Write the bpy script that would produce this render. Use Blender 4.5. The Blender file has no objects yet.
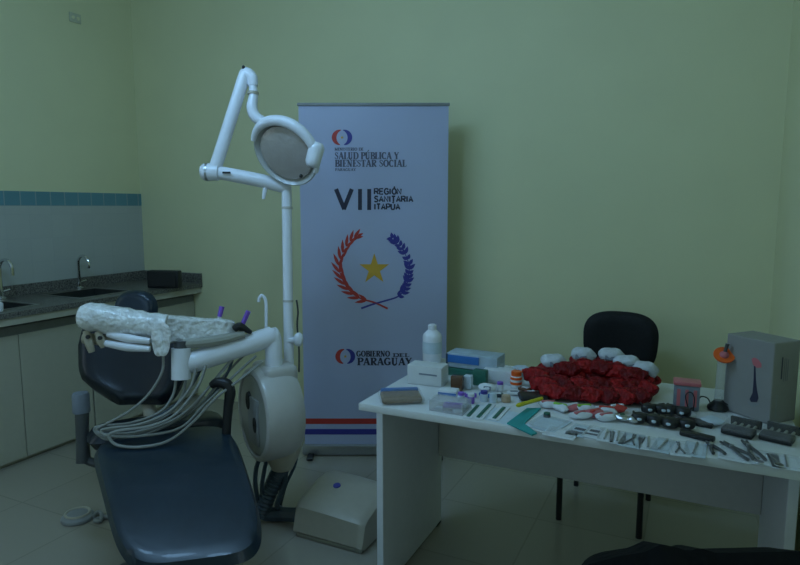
import bpy, bmesh, math, random
from mathutils import Vector, Matrix, Euler
random.seed(7)
S = bpy.context.scene
COL = S.collection
PI = math.pi
# ------------------------------------------------------------------ camera
FPX = 618.0; PITCH = math.radians(7.0); YAW = math.radians(25.5); CAMH = 1.40
FW = Vector((-math.sin(YAW)*math.cos(PITCH), math.cos(YAW)*math.cos(PITCH), -math.sin(PITCH)))
RT = Vector((math.cos(YAW), math.sin(YAW), 0)); UP = RT.cross(FW); CP = Vector((0, 0, CAMH))
cd = bpy.data.cameras.new('camera'); cam = bpy.data.objects.new('camera', cd); COL.objects.link(cam)
cam.location = CP; cam.rotation_euler = (PI/2-PITCH, 0, YAW)
cd.sensor_width = 36; cd.lens = 36*FPX/800; cd.clip_start = 0.05
S.camera = cam
# ------------------------------------------------------------------ world, lights, exposure
W = bpy.data.worlds.new('world'); S.world = W; W.use_nodes = True
W.node_tree.nodes['Background'].inputs[0].default_value = (0.45, 0.75, 1.0, 1)
W.node_tree.nodes['Background'].inputs[1].default_value = 0.03
def area(name, loc, rot, sx, sy, power, color, spread=PI):
    l = bpy.data.lights.new(name, 'AREA'); l.shape = 'RECTANGLE'; l.size = sx; l.size_y = sy
    l.energy = power; l.color = color; l.spread = spread
    o = bpy.data.objects.new(name, l); COL.objects.link(o); o.location = loc; o.rotation_euler = rot; return o
area('window_daylight', (-1.4, -1.93, 1.75), (PI/2, 0, 0), 1.5, 1.2, 9.0, (0.35, 0.64, 1.0))
area('side_window_daylight', (-3.74, -0.4, 1.8), (0, -PI/2, 0), 1.2, 1.2, 8.0, (0.62, 0.80, 1.0))
area('right_fill_light', (1.66, 0.0, 1.5), (0, PI/2, 0), 1.8, 1.2, 7.0, (0.50, 0.70, 0.80))  # added fill from the right to lift the left wall; no corridor is modelled
for k_ in (-0.4, 0, 0.4):
    pl = bpy.data.lights.new('tube_lamp_light', 'POINT'); pl.energy = 10.5; pl.color = (0.33, 0.63, 1.0); pl.shadow_soft_size = 0.12
    po = bpy.data.objects.new('tube_lamp_light', pl); COL.objects.link(po); po.location = (-1.6+k_, 1.2, 2.55)
S.view_settings.view_transform = 'Standard'; S.view_settings.look = 'None'
S.view_settings.gamma = 1; S.view_settings.use_curve_mapping = False
S.view_settings.exposure = 0.0
# ------------------------------------------------------------------ helpers: points
def ray(x, y): return FW + RT*((x-400)/FPX) - UP*((y-282.5)/FPX)
def dp(x, y, t): return CP + ray(x, y)*t
def onz(x, y, z):
    d = ray(x, y); return CP + d*((z-CAMH)/d.z)
def ony(x, y, Y):
    d = ray(x, y); return CP + d*(Y/d.y)
def onx(x, y, X):
    d = ray(x, y); return CP + d*(X/d.x)
# ------------------------------------------------------------------ helpers: materials
def mat(name, col, rough=0.5, metal=0.0, var=0.06, scale=30, bump=0.0, bscale=60, trans=0.0, alpha=1.0, coat=0.0, spec=0.5):
    m = bpy.data.materials.new(name); m.use_nodes = True
    nt = m.node_tree; b = nt.nodes['Principled BSDF']
    b.inputs['Roughness'].default_value = rough; b.inputs['Metallic'].default_value = metal
    b.inputs['Specular IOR Level'].default_value = spec
    b.inputs['Transmission Weight'].default_value = trans; b.inputs['Alpha'].default_value = alpha
    b.inputs['Coat Weight'].default_value = coat
    tc = nt.nodes.new('ShaderNodeTexCoord')
    n = nt.nodes.new('ShaderNodeTexNoise'); n.inputs['Scale'].default_value = scale; n.inputs['Detail'].default_value = 3
    nt.links.new(tc.outputs['Object'], n.inputs['Vector'])
    r = nt.nodes.new('ShaderNodeValToRGB'); nt.links.new(n.outputs['Fac'], r.inputs['Fac'])
    a = tuple(min(1, c*(1-var)) for c in col); z = tuple(min(1, c*(1+var)) for c in col)
    r.color_ramp.elements[0].position = 0.3; r.color_ramp.elements[1].position = 0.7
    r.color_ramp.elements[0].color = (*a, 1); r.color_ramp.elements[1].color = (*z, 1)
    nt.links.new(r.outputs['Color'], b.inputs['Base Color'])
    if bump:
        n2 = nt.nodes.new('ShaderNodeTexNoise'); n2.inputs['Scale'].default_value = bscale; n2.inputs['Detail'].default_value = 2
        nt.links.new(tc.outputs['Object'], n2.inputs['Vector'])
        bp_ = nt.nodes.new('ShaderNodeBump'); bp_.inputs['Strength'].default_value = bump; bp_.inputs['Distance'].default_value = 0.02
        nt.links.new(n2.outputs['Fac'], bp_.inputs['Height']); nt.links.new(bp_.outputs['Normal'], b.inputs['Normal'])
    return m
def tile_mat(name, col, grout, size, rough, axes, off=(0, 0), gap=0.004, var=0.04):
    m = bpy.data.materials.new(name); m.use_nodes = True; nt = m.node_tree; b = nt.nodes['Principled BSDF']
    b.inputs['Roughness'].default_value = rough
    g = nt.nodes.new('ShaderNodeNewGeometry'); sep = nt.nodes.new('ShaderNodeSeparateXYZ'); nt.links.new(g.outputs['Position'], sep.inputs[0])
    comb = nt.nodes.new('ShaderNodeCombineXYZ')
    for k, ax in enumerate(axes):
        a = nt.nodes.new('ShaderNodeMath'); a.operation = 'ADD'; a.inputs[1].default_value = off[k]+20*size
        nt.links.new(sep.outputs[ax], a.inputs[0]); nt.links.new(a.outputs[0], comb.inputs[k])
    br = nt.nodes.new('ShaderNodeTexBrick'); br.offset = 0; br.inputs['Scale'].default_value = 1
    br.inputs['Brick Width'].default_value = size; br.inputs['Row Height'].default_value = size
    br.inputs['Mortar Size'].default_value = gap; br.inputs['Mortar Smooth'].default_value = 0.3
    br.inputs['Color1'].default_value = (*[c*(1-var) for c in col], 1); br.inputs['Color2'].default_value = (*[c*(1+var) for c in col], 1)
    br.inputs['Mortar'].default_value = (*grout, 1)
    nt.links.new(comb.outputs[0], br.inputs['Vector']); nt.links.new(br.outputs['Color'], b.inputs['Base Color'])
    bu = nt.nodes.new('ShaderNodeBump'); bu.inputs['Strength'].default_value = 0.25; bu.inputs['Distance'].default_value = 0.002; bu.invert = True
    nt.links.new(br.outputs['Fac'], bu.inputs['Height']); nt.links.new(bu.outputs['Normal'], b.inputs['Normal'])
    return m
M = {}
M['wall'] = mat('cream_wall_paint', (0.80, 0.79, 0.50), 0.6, var=0.02, scale=3, bump=0.04, bscale=120, spec=0.3)
M['ceil'] = mat('white_ceiling_paint', (0.75, 0.75, 0.68), 0.8, var=0.02)
M['floor'] = tile_mat('beige_floor_tile', (0.37, 0.34, 0.275), (0.31, 0.285, 0.23), 0.45, 0.22, (0, 1), (0.13, 0.05), 0.004, 0.03)
M['tile'] = tile_mat('white_wall_tile', (0.50, 0.53, 0.50), (0.48, 0.51, 0.49), 0.15, 0.2, (1, 2), (0.03, 0.0), 0.003, 0.015)
M['band'] = tile_mat('blue_border_tile', (0.13, 0.30, 0.36), (0.30, 0.40, 0.42), 0.1, 0.2, (1, 2), (0.03, 0.095), 0.004, 0.05)
M['granite'] = mat('grey_granite', (0.15, 0.145, 0.13), 0.3, var=0.85, scale=110)
M['cab'] = mat('cream_laminate', (0.50, 0.48, 0.38), 0.45, var=0.02)
M['gap'] = mat('grey_channel', (0.20, 0.21, 0.20), 0.5)
M['steel'] = mat('brushed_steel', (0.55, 0.56, 0.56), 0.28, 1.0, 0.04)
M['sink'] = mat('dull_sink_steel', (0.16, 0.17, 0.17), 0.35, 0.9, 0.05)
M['chrome'] = mat('chrome', (0.75, 0.76, 0.78), 0.1, 1.0, 0.02)
M['black'] = mat('black_plastic', (0.012, 0.013, 0.015), 0.45, var=0.1)
M['blackfab'] = mat('black_upholstery', (0.010, 0.011, 0.013), 0.6, var=0.15, scale=90, bump=0.15, bscale=200, spec=0.3)
M['bag'] = mat('black_bag_cloth', (0.004, 0.0045, 0.005), 0.8, var=0.2, scale=60, bump=0.2, bscale=40, spec=0.12)
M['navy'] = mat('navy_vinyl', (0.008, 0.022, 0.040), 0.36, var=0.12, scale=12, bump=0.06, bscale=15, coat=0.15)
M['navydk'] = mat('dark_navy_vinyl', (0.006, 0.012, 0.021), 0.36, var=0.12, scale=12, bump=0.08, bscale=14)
M['white'] = mat('white_enamel', (0.84, 0.86, 0.92), 0.3, var=0.02, coat=0.2)
M['cream'] = mat('cream_plastic', (0.46, 0.42, 0.33), 0.4, var=0.03)
M['creamdk'] = mat('beige_plastic', (0.36, 0.36, 0.31), 0.45, var=0.03)
M['greyp'] = mat('grey_plastic', (0.28, 0.29, 0.29), 0.45, var=0.05)
M['dkgrey'] = mat('dark_grey_plastic', (0.07, 0.075, 0.08), 0.4, var=0.05)
M['greyblue'] = mat('blue_grey_sleeve', (0.20, 0.23, 0.28), 0.5, var=0.06)
M['wrap'] = mat('crinkled_clear_wrap', (0.80, 0.81, 0.80), 0.16, var=0.14, scale=35, bump=0.9, bscale=32, coat=0.5)
M['film'] = mat('clear_film', (0.75, 0.77, 0.78), 0.12, var=0.1, scale=40, bump=0.6, bscale=50, alpha=0.13, coat=0.2)
M['clear'] = mat('clear_plastic', (0.70, 0.73, 0.76), 0.1, var=0.03, bump=0.2, bscale=40, alpha=0.30)
M['hose'] = mat('grey_hose', (0.27, 0.28, 0.26), 0.4, var=0.04)
M['hosedk'] = mat('dark_blue_hose', (0.05, 0.08, 0.11), 0.4, var=0.06)
M['enamel'] = mat('off_white_enamel', (0.55, 0.53, 0.50), 0.32, var=0.02, coat=0.2)
M['banner'] = mat('banner_vinyl', (0.50, 0.54, 0.74), 0.32, var=0.015, scale=2)
M['alu'] = mat('aluminium', (0.42, 0.43, 0.44), 0.35, 0.8, 0.03)
M['red'] = mat('print_red', (0.55, 0.05, 0.04), 0.4, var=0.05)
M['blue'] = mat('print_blue', (0.05, 0.05, 0.32), 0.4, var=0.05)
M['gold'] = mat('print_gold', (0.75, 0.42, 0.05), 0.4, var=0.05)
M['ink'] = mat('print_ink', (0.035, 0.035, 0.07), 0.4, var=0.05)
M['inkgrey'] = mat('print_grey_ink', (0.12, 0.12, 0.18), 0.4, var=0.05)
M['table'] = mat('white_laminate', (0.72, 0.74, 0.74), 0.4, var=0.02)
M['tablemod'] = mat('shaded_panel_laminate', (0.56, 0.54, 0.49), 0.45, var=0.02)  # table laminate darkened to carry the shade under the tabletop
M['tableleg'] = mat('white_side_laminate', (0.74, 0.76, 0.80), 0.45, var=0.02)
M['refl'] = mat('lamp_reflector', (0.48, 0.44, 0.42), 0.25, 0.3, 0.04, bump=0.1, bscale=60)
M['lampshell'] = mat('pale_grey_shell', (0.46, 0.47, 0.46), 0.3, var=0.03, coat=0.3)
M['paper'] = mat('white_paper', (0.76, 0.80, 0.84), 0.6, var=0.04)
M['capw'] = mat('printed_white_cloth', (0.56, 0.60, 0.64), 0.55, var=0.3, scale=28, bump=0.4, bscale=50)
M['ctnw'] = mat('pale_blue_carton', (0.40, 0.50, 0.58), 0.5, var=0.15, scale=25)
M['paper2'] = mat('blue_white_paper', (0.58, 0.68, 0.76), 0.6, var=0.06)
M['cardw'] = mat('bright_white_cardboard', (0.66, 0.68, 0.68), 0.55, var=0.03)
M['card'] = mat('shaded_white_cardboard', (0.29, 0.285, 0.27), 0.55, var=0.02)  # white card greyed so its colour carries the product box's weak light
M['redcl'] = mat('red_wrapped_cloth', (0.31, 0.010, 0.012), 0.5, var=0.45, scale=45, bump=0.9, bscale=55, spec=0.22)
M['reddk'] = mat('deep_red_wrapped_cloth', (0.16, 0.004, 0.006), 0.5, var=0.45, scale=45, bump=0.9, bscale=55, spec=0.22)
M['brown'] = mat('brown_sticks', (0.23, 0.16, 0.10), 0.5, var=0.25, scale=70)
M['cblue'] = mat('blue_carton', (0.03, 0.16, 0.48), 0.45, var=0.05)
M['cteal'] = mat('teal_sheet', (0.01, 0.32, 0.33), 0.5, var=0.06)
M['cgreen'] = mat('dark_green_carton', (0.02, 0.14, 0.10), 0.45, var=0.1)
M['lime'] = mat('lime_plastic', (0.25, 0.55, 0.06), 0.4, var=0.05)
M['yellow'] = mat('yellow_plastic', (0.62, 0.55, 0.02), 0.35, var=0.05)
M['orange'] = mat('orange_plastic', (0.85, 0.13, 0.015), 0.3, var=0.05)
M['pink'] = mat('pink_plastic', (0.58, 0.16, 0.18), 0.35, var=0.06)
M['purple'] = mat('purple_plastic', (0.22, 0.10, 0.55), 0.35, var=0.05)
M['beige'] = mat('beige_cap', (0.50, 0.36, 0.24), 0.5, var=0.05)
M['amber'] = mat('brown_glass', (0.12, 0.06, 0.03), 0.25, var=0.05)
M['plate'] = mat('pale_green_plate', (0.60, 0.62, 0.46), 0.5, var=0.02)
# ------------------------------------------------------------------ helpers: meshes
def smooth_path(pts, n=6):
    P = [Vector(p) for p in pts]
    if len(P) < 3: return P
    out = []
    for i in range(len(P)-1):
        p0 = P[max(i-1, 0)]; p1 = P[i]; p2 = P[i+1]; p3 = P[min(i+2, len(P)-1)]
        for k in range(n):
            t = k/n
            out.append(0.5*((2*p1)+(p2-p0)*t+(2*p0-5*p1+4*p2-p3)*t*t+(3*p1-p0-3*p2+p3)*t**3))
    out.append(P[-1]); return out
class MB:
    def __init__(s): s.bm = bmesh.new()
    def box(s, c, size, rot=None, bev=0.0, seg=2):
        t = bmesh.new(); bmesh.ops.create_cube(t, size=1)
        bmesh.ops.scale(t, vec=Vector(size), verts=t.verts)
        if bev: bmesh.ops.bevel(t, geom=list(t.edges), offset=bev, segments=seg, affect='EDGES', profile=0.5)
        m = (rot.to_4x4() if rot is not None else Matrix.Identity(4)); m = Matrix.Translation(Vector(c)) @ m
        bmesh.ops.transform(t, matrix=m, verts=t.verts); s._merge(t); return s
    def _merge(s, t):
        me = bpy.data.meshes.new('tmp'); t.to_mesh(me); t.free(); s.bm.from_mesh(me); bpy.data.meshes.remove(me)
    def tube(s, pts, r, n=10, smooth=0, closed=False):
        P = smooth_path(pts, smooth) if smooth else [Vector(p) for p in pts]
        k = len(P)
        if isinstance(r, (int, float)): R = [r]*k
        else:
            R = [r[min(len(r)-2, int(i/(k-1)*(len(r)-1)))]*(1-(i/(k-1)*(len(r)-1)-min(len(r)-2, int(i/(k-1)*(len(r)-1))))) + r[min(len(r)-1, min(len(r)-2, int(i/(k-1)*(len(r)-1)))+1)]*(i/(k-1)*(len(r)-1)-min(len(r)-2, int(i/(k-1)*(len(r)-1)))) for i in range(k)]
        rings = []; prev = None
        for i in range(k):
            if closed: d = P[(i+1) % k]-P[i-1]
            else: d = P[min(i+1, k-1)]-P[max(i-1, 0)]
            d.normalize()
            if prev is None:
                a = Vector((0, 0, 1)) if abs(d.z) < 0.9 else Vector((1, 0, 0)); u = d.cross(a).normalized()
            else:
                u = (prev - d*prev.dot(d)).normalized()
            prev = u; v = d.cross(u)
            rings.append([s.bm.verts.new(P[i]+(u*math.cos(2*PI*j/n)+v*math.sin(2*PI*j/n))*R[i]) for j in range(n)])
        for i in range(k if closed else k-1):
            A = rings[i]; B = rings[(i+1) % k]
            for j in range(n): s.bm.faces.new((A[j], A[(j+1) % n], B[(j+1) % n], B[j]))
        if not closed:
            s.bm.faces.new(rings[0][::-1]); s.bm.faces.new(rings[-1])
        return s
    def lathe(s, prof, origin=(0, 0, 0), m=None, n=24, sx=1, sy=1):
        m = m.to_4x4() if m is not None else Matrix.Identity(4); m = Matrix.Translation(Vector(origin)) @ m
        rings = []
        for r, z in prof:
            rings.append([s.bm.verts.new(m @ Vector((max(r, 1e-5)*sx*math.cos(2*PI*j/n), max(r, 1e-5)*sy*math.sin(2*PI*j/n), z))) for j in range(n)])
        for A, B in zip(rings, rings[1:]):
            for j in range(n): s.bm.faces.new((A[j], A[(j+1) % n], B[(j+1) % n], B[j]))
        s.bm.faces.new(rings[0][::-1]); s.bm.faces.new(rings[-1]); return s
    def prism(s, poly, h, m=None):            # poly in local xy, extruded 0..h in local z
        m = m or Matrix.Identity(4)
        a = [s.bm.verts.new(m @ Vector((x, y, 0))) for x, y in poly]; b = [s.bm.verts.new(m @ Vector((x, y, h))) for x, y in poly]
        n = len(poly)
        s.bm.faces.new(a[::-1]); s.bm.faces.new(b)
        for i in range(n): s.bm.faces.new((a[i], a[(i+1) % n], b[(i+1) % n], b[i]))
        return s
    def pad(s, f, h, nu=20, nv=20, edge=0.18, m=None, crown=0.0):
        """cushion: f(u,v)->Vector for u,v in [-1,1]; thickness h, rounded rim"""
        m = m or Matrix.Identity(4)
        top = []; bot = []
        e = 1e-3
        for i in range(nu+1):
            a = []; b = []
            for j in range(nv+1):
                u = math.sin((i/nu-0.5)*PI)*0.35+(2*i/nu-1)*0.65; v = math.sin((j/nv-0.5)*PI)*0.35+(2*j/nv-1)*0.65
                p = f(u, v); nrm = (f(u+e, v)-f(u-e, v)).cross(f(u, v+e)-f(u, v-e)).normalized()
                du = min(1, (1-abs(u))/edge); dv = min(1, (1-abs(v))/edge)
                q = math.sqrt(max(0, 1-(1-du)**2))*math.sqrt(max(0, 1-(1-dv)**2))
                w = h*(0.0+1.0*q)/2; w2 = w + crown*(1-u*u)*(1-v*v)
                a.append(s.bm.verts.new(m @ (p+nrm*w2))); b.append(s.bm.verts.new(m @ (p-nrm*w)))
            top.append(a); bot.append(b)
        for i in range(nu):
            for j in range(nv):
                s.bm.faces.new((top[i][j], top[i+1][j], top[i+1][j+1], top[i][j+1]))
                s.bm.faces.new((bot[i][j], bot[i][j+1], bot[i+1][j+1], bot[i+1][j]))
        bmesh.ops.remove_doubles(s.bm, verts=s.bm.verts, dist=1e-5); return s
    def blob(s, c, size, amp=0.1, seed=0, rot=None, u=16, v=10, ex=1.0):
        t = bmesh.new(); bmesh.ops.create_uvsphere(t, u_segments=u, v_segments=v, radius=1)
        rr = random.Random(seed); ph = [rr.uniform(0, 6.28) for _ in range(6)]
        for q in t.verts:
            p = q.co.copy(); p = Vector([math.copysign(abs(a)**ex, a) for a in p])
            k = 1+amp*(math.sin(3*p.x+ph[0])*math.cos(2.6*p.y+ph[1])+0.6*math.sin(5*p.y+ph[2]+2*p.z)+0.5*math.sin(6*p.x+ph[3]-3*p.z))
            q.co = Vector((p.x*size[0], p.y*size[1], p.z*size[2]))*k
        m = rot.to_4x4() if rot is not None else Matrix.Identity(4)
        bmesh.ops.transform(t, matrix=Matrix.Translation(Vector(c)) @ m, verts=t.verts); s._merge(t); return s
    def build(s, name, material, parent=None, label=None, sharp=0.6):
        off = Vector((0, 0, 0))
        q = parent
        while q is not None: off += q.location; q = q.parent
        bmesh.ops.recalc_face_normals(s.bm, faces=s.bm.faces)
        bmesh.ops.translate(s.bm, vec=-off, verts=s.bm.verts)
        me = bpy.data.meshes.new(name); s.bm.to_mesh(me); s.bm.free()
        me.materials.append(material)
        me.polygons.foreach_set('use_smooth', [True]*len(me.polygons)); me.set_sharp_from_angle(angle=sharp)
        o = bpy.data.objects.new(name, me); COL.objects.link(o)
        if parent is not None: o.parent = parent
        if label: o['label'] = label
        return o
def tag(o, label, cat, group=None):
    o['label'] = label; o['category'] = cat
    if group: o['group'] = group
    return o
def thing(name, loc, label, cat, group=None):
    o = bpy.data.objects.new(name, None); COL.objects.link(o); o.location = loc; o.empty_display_size = 0.05
    return tag(o, label, cat, group)
def origin_to(o, p):
    """put a single-mesh thing's origin at p"""
    p = Vector(p); o.data.transform(Matrix.Translation(-p)); o.location = p; return o
def struct(mb, name, material):
    o = mb.build(name, material); o['kind'] = 'structure'; return o
def copy_tree(o, parent=None):
    c = o.copy(); COL.objects.link(c)
    if parent is not None: c.parent = parent
    for ch in [x for x in o.children]: copy_tree(ch, c)
    return c
def rz(a): return Matrix.Rotation(a, 3, 'Z')
ORD = ['first', 'second', 'third', 'fourth', 'fifth', 'sixth', 'seventh', 'eighth', 'ninth', 'tenth', 'eleventh', 'twelfth', 'thirteenth', 'fourteenth', 'fifteenth', 'sixteenth']
# ------------------------------------------------------------------ room shell
XL, XR, YB, YF, ZC, XR2, YJ = -3.79, 0.345, 3.40, -2.0, 2.9, 1.7, 1.15
struct(MB().box(((XL+XR2)/2, (YB+YF)/2, -0.05), (XR2-XL+.2, YB-YF+.2, 0.1)), 'floor', M['floor'])
struct(MB().box(((XL+XR2)/2, (YB+YF)/2, ZC+0.05), (XR2-XL+.2, YB-YF+.2, 0.1)), 'ceiling', M['ceil'])
struct(MB().box(((XL+XR)/2, YB+0.05, ZC/2), (XR-XL+.2, 0.1, ZC)), 'wall_back', M['wall'])
struct(MB().box((XL-0.05, (YB+YF)/2, ZC/2), (0.1, YB-YF, ZC)), 'wall_left', M['wall'])
b = MB().box((XR+0.05, (YB+YJ)/2, ZC/2), (0.1, YB-YJ, ZC)); b.box(((XR+XR2)/2+.05, YJ+0.05, ZC/2), (XR2-XR-.1, 0.1, ZC)); b.box((XR2+0.05, (YJ+YF)/2, ZC/2), (0.1, YJ-YF, ZC))
struct(b, 'wall_right', M['wall'])
wx0, wx1, wz0, wz1 = -3.0, -1.4, 1.1, 2.4
b = MB().box(((XL+wx0)/2, YF-0.05, ZC/2), (wx0-XL, 0.1, ZC)); b.box(((wx1+XR2)/2, YF-0.05, ZC/2), (XR2-wx1, 0.1, ZC))
b.box(((wx0+wx1)/2, YF-0.05, wz0/2), (wx1-wx0, 0.1, wz0)); b.box(((wx0+wx1)/2, YF-0.05, (ZC+wz1)/2), (wx1-wx0, 0.1, ZC-wz1))
struct(b, 'wall_front', M['wall'])
b = MB()
for x in (wx0+.025, (wx0+wx1)/2, wx1-.025): b.box((x, YF-.05, (wz0+wz1)/2), (.05, .06, wz1-wz0))
for z in (wz0+.025, wz1-.025): b.box(((wx0+wx1)/2, YF-.05, z), (wx1-wx0, .06, .05))
struct(b, 'window_1', M['white'])
b = MB()
for y in (-1.04, .24): b.box((XL+.015, y, 1.8), (.03, .06, 1.34))
for z in (1.16, 2.44): b.box((XL+.015, -.4, z), (.03, 1.34, .06))
struct(b, 'window_2', M['white'])
b = MB()
for y in (-.66, .66): b.box((XR2-.015, y, 1.22), (.03, .06, 2.44))
b.box((XR2-.015, 0, 2.43), (.03, 1.38, .06)); struct(b, 'trim_3', M['white'])  # frame added round the right-hand fill light; the wall behind is solid
# tiled splash and border on the left wall
struct(MB().box((XL+0.004, (YB+1.0)/2, (0.85+1.405)/2), (0.008, YB-1.0, 1.405-0.85)), 'trim_1', M['tile'])
struct(MB().box((XL+0.005, (YB+1.0)/2, 1.45), (0.010, YB-1.0, 0.09)), 'trim_2', M['band'])
# ------------------------------------------------------------------ counter and base cabinets
CT = 0.85; CXF = -3.21; CABX = -3.285
Y0c = 1.64
b = MB()
sinks = [(1.80, 2.22), (2.50, 2.86)]
sx0, sx1 = -3.66, -3.33
ys = [Y0c] + [v for s_ in sinks for v in s_] + [YB-.001]
for k in range(len(ys)-1):
    y0, y1 = ys[k], ys[k+1]
    if k % 2 == 0: b.box(((XL+.009+CXF)/2, (y0+y1)/2, CT-.015), (CXF-XL-.009, y1-y0, .03))
    else:
        b.box(((XL+.009+sx0)/2, (y0+y1)/2, CT-.015), (sx0-XL-.009, y1-y0, .03)); b.box(((CXF+sx1)/2, (y0+y1)/2, CT-.015), (CXF-sx1, y1-y0, .03))
b.box((XL+.009+.01, (Y0c+YB)/2, CT+.035), (.02, YB-Y0c-.002, .07)); b.box(((XL+.03+CXF)/2, YB-.011, CT+.035), (CXF-XL-.03, .02, .07))
ct = thing('countertop', (-3.5, 2.5, CT-.03), 'speckled grey granite counter with upstand along the tiled wall', 'countertop')
b.build('granite_slab', M['granite'], ct)
MB().box((CXF-.02, (Y0c+YB)/2, CT-.05), (.02, YB-Y0c-.002, .04)).build('edge_strip', M['cab'], ct)
for i, (y0, y1) in enumerate(sinks):
    t = MB(); w = .012
    t.box(((sx0+sx1)/2, (y0+y1)/2, CT-.17), (sx1-sx0, y1-y0, .006))
    for x in (sx0+.003, sx1-.003): t.box((x, (y0+y1)/2, CT-.085), (.006, y1-y0, .17))
    for y in (y0+.003, y1-.003): t.box(((sx0+sx1)/2, y, CT-.085), (sx1-sx0, .006, .17))
    s_ = thing('sink', ((sx0+sx1)/2, (y0+y1)/2, CT-.17), ['dull steel sink basin nearer the left edge of the photo', 'dull steel sink basin below the tall gooseneck tap'][i], 'sink', 'counter sinks')
    t.build('basin', M['sink'], s_)
    r = MB()
    for x in (sx0-.008, sx1+.008): r.box((x, (y0+y1)/2, CT+.002), (.02, y1-y0+.035, .004))
    for y in (y0-.008, y1+.008): r.box(((sx0+sx1)/2, y, CT+.002), (sx1-sx0, .02, .004))
    r.build('rim', M['steel'], s_)
    MB().lathe([(0, 0), (.03, 0), (.03, .004), (0, .004)], ((sx0+sx1)/2, (y0+y1)/2, CT-.166)).build('drain', M['steel'], s_)
for i, (y0, y1) in enumerate([(2.52, 3.392), (1.645, 2.515)]):
    c = thing('base_cabinet', ((XL+CABX)/2, (y0+y1)/2, 0), ['cream base cabinet in the corner, behind the dental chair', 'cream base cabinet with two doors at the left edge of the photo'][i], 'cabinet', 'base cabinets under the counter')
    b = MB(); zb = CT-.031
    b.box(((XL+CABX)/2, (y0+y1)/2, .04), (CABX-XL-.06, y1-y0, .08)); b.box(((XL+CABX)/2-.01, y0+.009, zb/2+.03), (CABX-XL-.03, .018, zb-.06)); b.box(((XL+CABX)/2-.01, y1-.009, zb/2+.03), (CABX-XL-.03, .018, zb-.06))
    b.box((XL+.012, (y0+y1)/2, zb/2), (.01, y1-y0, zb-.1)); b.box((CABX-.03, (y0+y1)/2, zb-.01), (.02, y1-y0, .02)); b.box(((XL+CABX)/2-.01, (y0+y1)/2, .09), (CABX-XL-.03, y1-y0, .018))
    b.build('body', M['cab'], c)
    MB().box((CABX-.012, (y0+y1)/2, .735), (.012, y1-y0-.004, .05)).build('grip_channel', M['gap'], c)
    for k in range(2):
        a = y0+(y1-y0)*k/2; e_ = y0+(y1-y0)*(k+1)/2
        MB().box((CABX-.009, (a+e_)/2, .367), (.018, e_-a-.005, .69), bev=.002, seg=1).build('door', M['cab'], c)
# taps
def faucet(y, h, reach, label):
    x = XL+.075
    f = thing('faucet', (x, y, CT), label, 'faucet', 'counter taps')
    MB().lathe([(0, 0), (.026, 0), (.026, .012), (.014, .02), (.014, .05), (0, .05)], (x, y, CT)).build('base', M['chrome'], f)
    pts = [(x, y, CT+.03), (x, y, CT+h-.06)] + [(x+reach/2-reach/2*math.cos(a), y, CT+h-.06+math.sin(a)*reach/2) for a in (0.5, 1.05, 1.57, 2.1, 2.7, 3.14)] + [(x+reach, y, CT+h-.09)]
    MB().tube(pts, .010, 10, 3).build('spout', M['chrome'], f)
    MB().tube([(x, y, CT+.045), (x+.012, y+.045, CT+.055)], .006).build('lever', M['chrome'], f)
    return f
faucet(2.79, .235, .10, 'tall chrome gooseneck tap nearest the wall corner')
faucet(2.27, .24, .12, 'chrome curved tap at the left edge of the photo')
p = onz(2, 312, CT+.03)
so = thing('soap_dispenser', (-3.30, 1.98, CT), 'small white soap pot on the counter by the left photo edge', 'soap dispenser')
MB().lathe([(0, 0), (.032, 0), (.036, .01), (.036, .04), (.03, .05), (0, .05)], (-3.30, 1.98, CT+.0005)).build('pot', M['white'], so)
MB().lathe([(0, .05), (.012, .05), (.012, .062), (0, .062)], (-3.30, 1.98, CT+.0005)).build('cap', M['cream'], so)
# black case in the corner
kx = onz(165, 290, CT); kc = onz(165, 288, CT); kc.z = CT; kr = rz(.30)
k = thing('black_case', kc, 'black upright case standing on the counter in the wall corner', 'case')
MB().box(kc+Vector((0, 0, .061)), (.225, .06, .120), kr, .008).build('shell', M['black'], k)
MB().box(kc+kr @ Vector((0, -.036, .064)), (.20, .006, .100), kr, .002, 1).build('front_panel', M['black'], k)
# wall plate
wp = onx(75, 18, XL+.004)
w_ = thing('wall_plate', (XL+.001, wp.y, wp.z), 'small square blank plate high on the left wall', 'wall plate')
MB().box((XL+.005, wp.y, wp.z), (.008, .085, .06), None, .003).build('cover', M['plate'], w_)
for d in (-.018, .018): MB().lathe([(0, 0), (.012, 0), (.010, .005), (0, .005)], (XL+.009, wp.y+d, wp.z), Matrix.Rotation(PI/2, 3, 'Y'), 14).build('screw_cap', M['wall'], w_)
# ceiling fixture above, out of the frame
cl = thing('ceiling_light', (-1.6, 1.2, ZC), 'white batten lamp hanging below the ceiling', 'ceiling light')
MB().box((-1.6, 1.2, ZC-.16), (1.25, .10, .05), None, .006).build('housing', M['white'], cl)
for x in (-.45, .45): MB().tube([(-1.6+x, 1.2, ZC-.001), (-1.6+x, 1.2, ZC-.15)], .006).build('rod', M['white'], cl)
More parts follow.
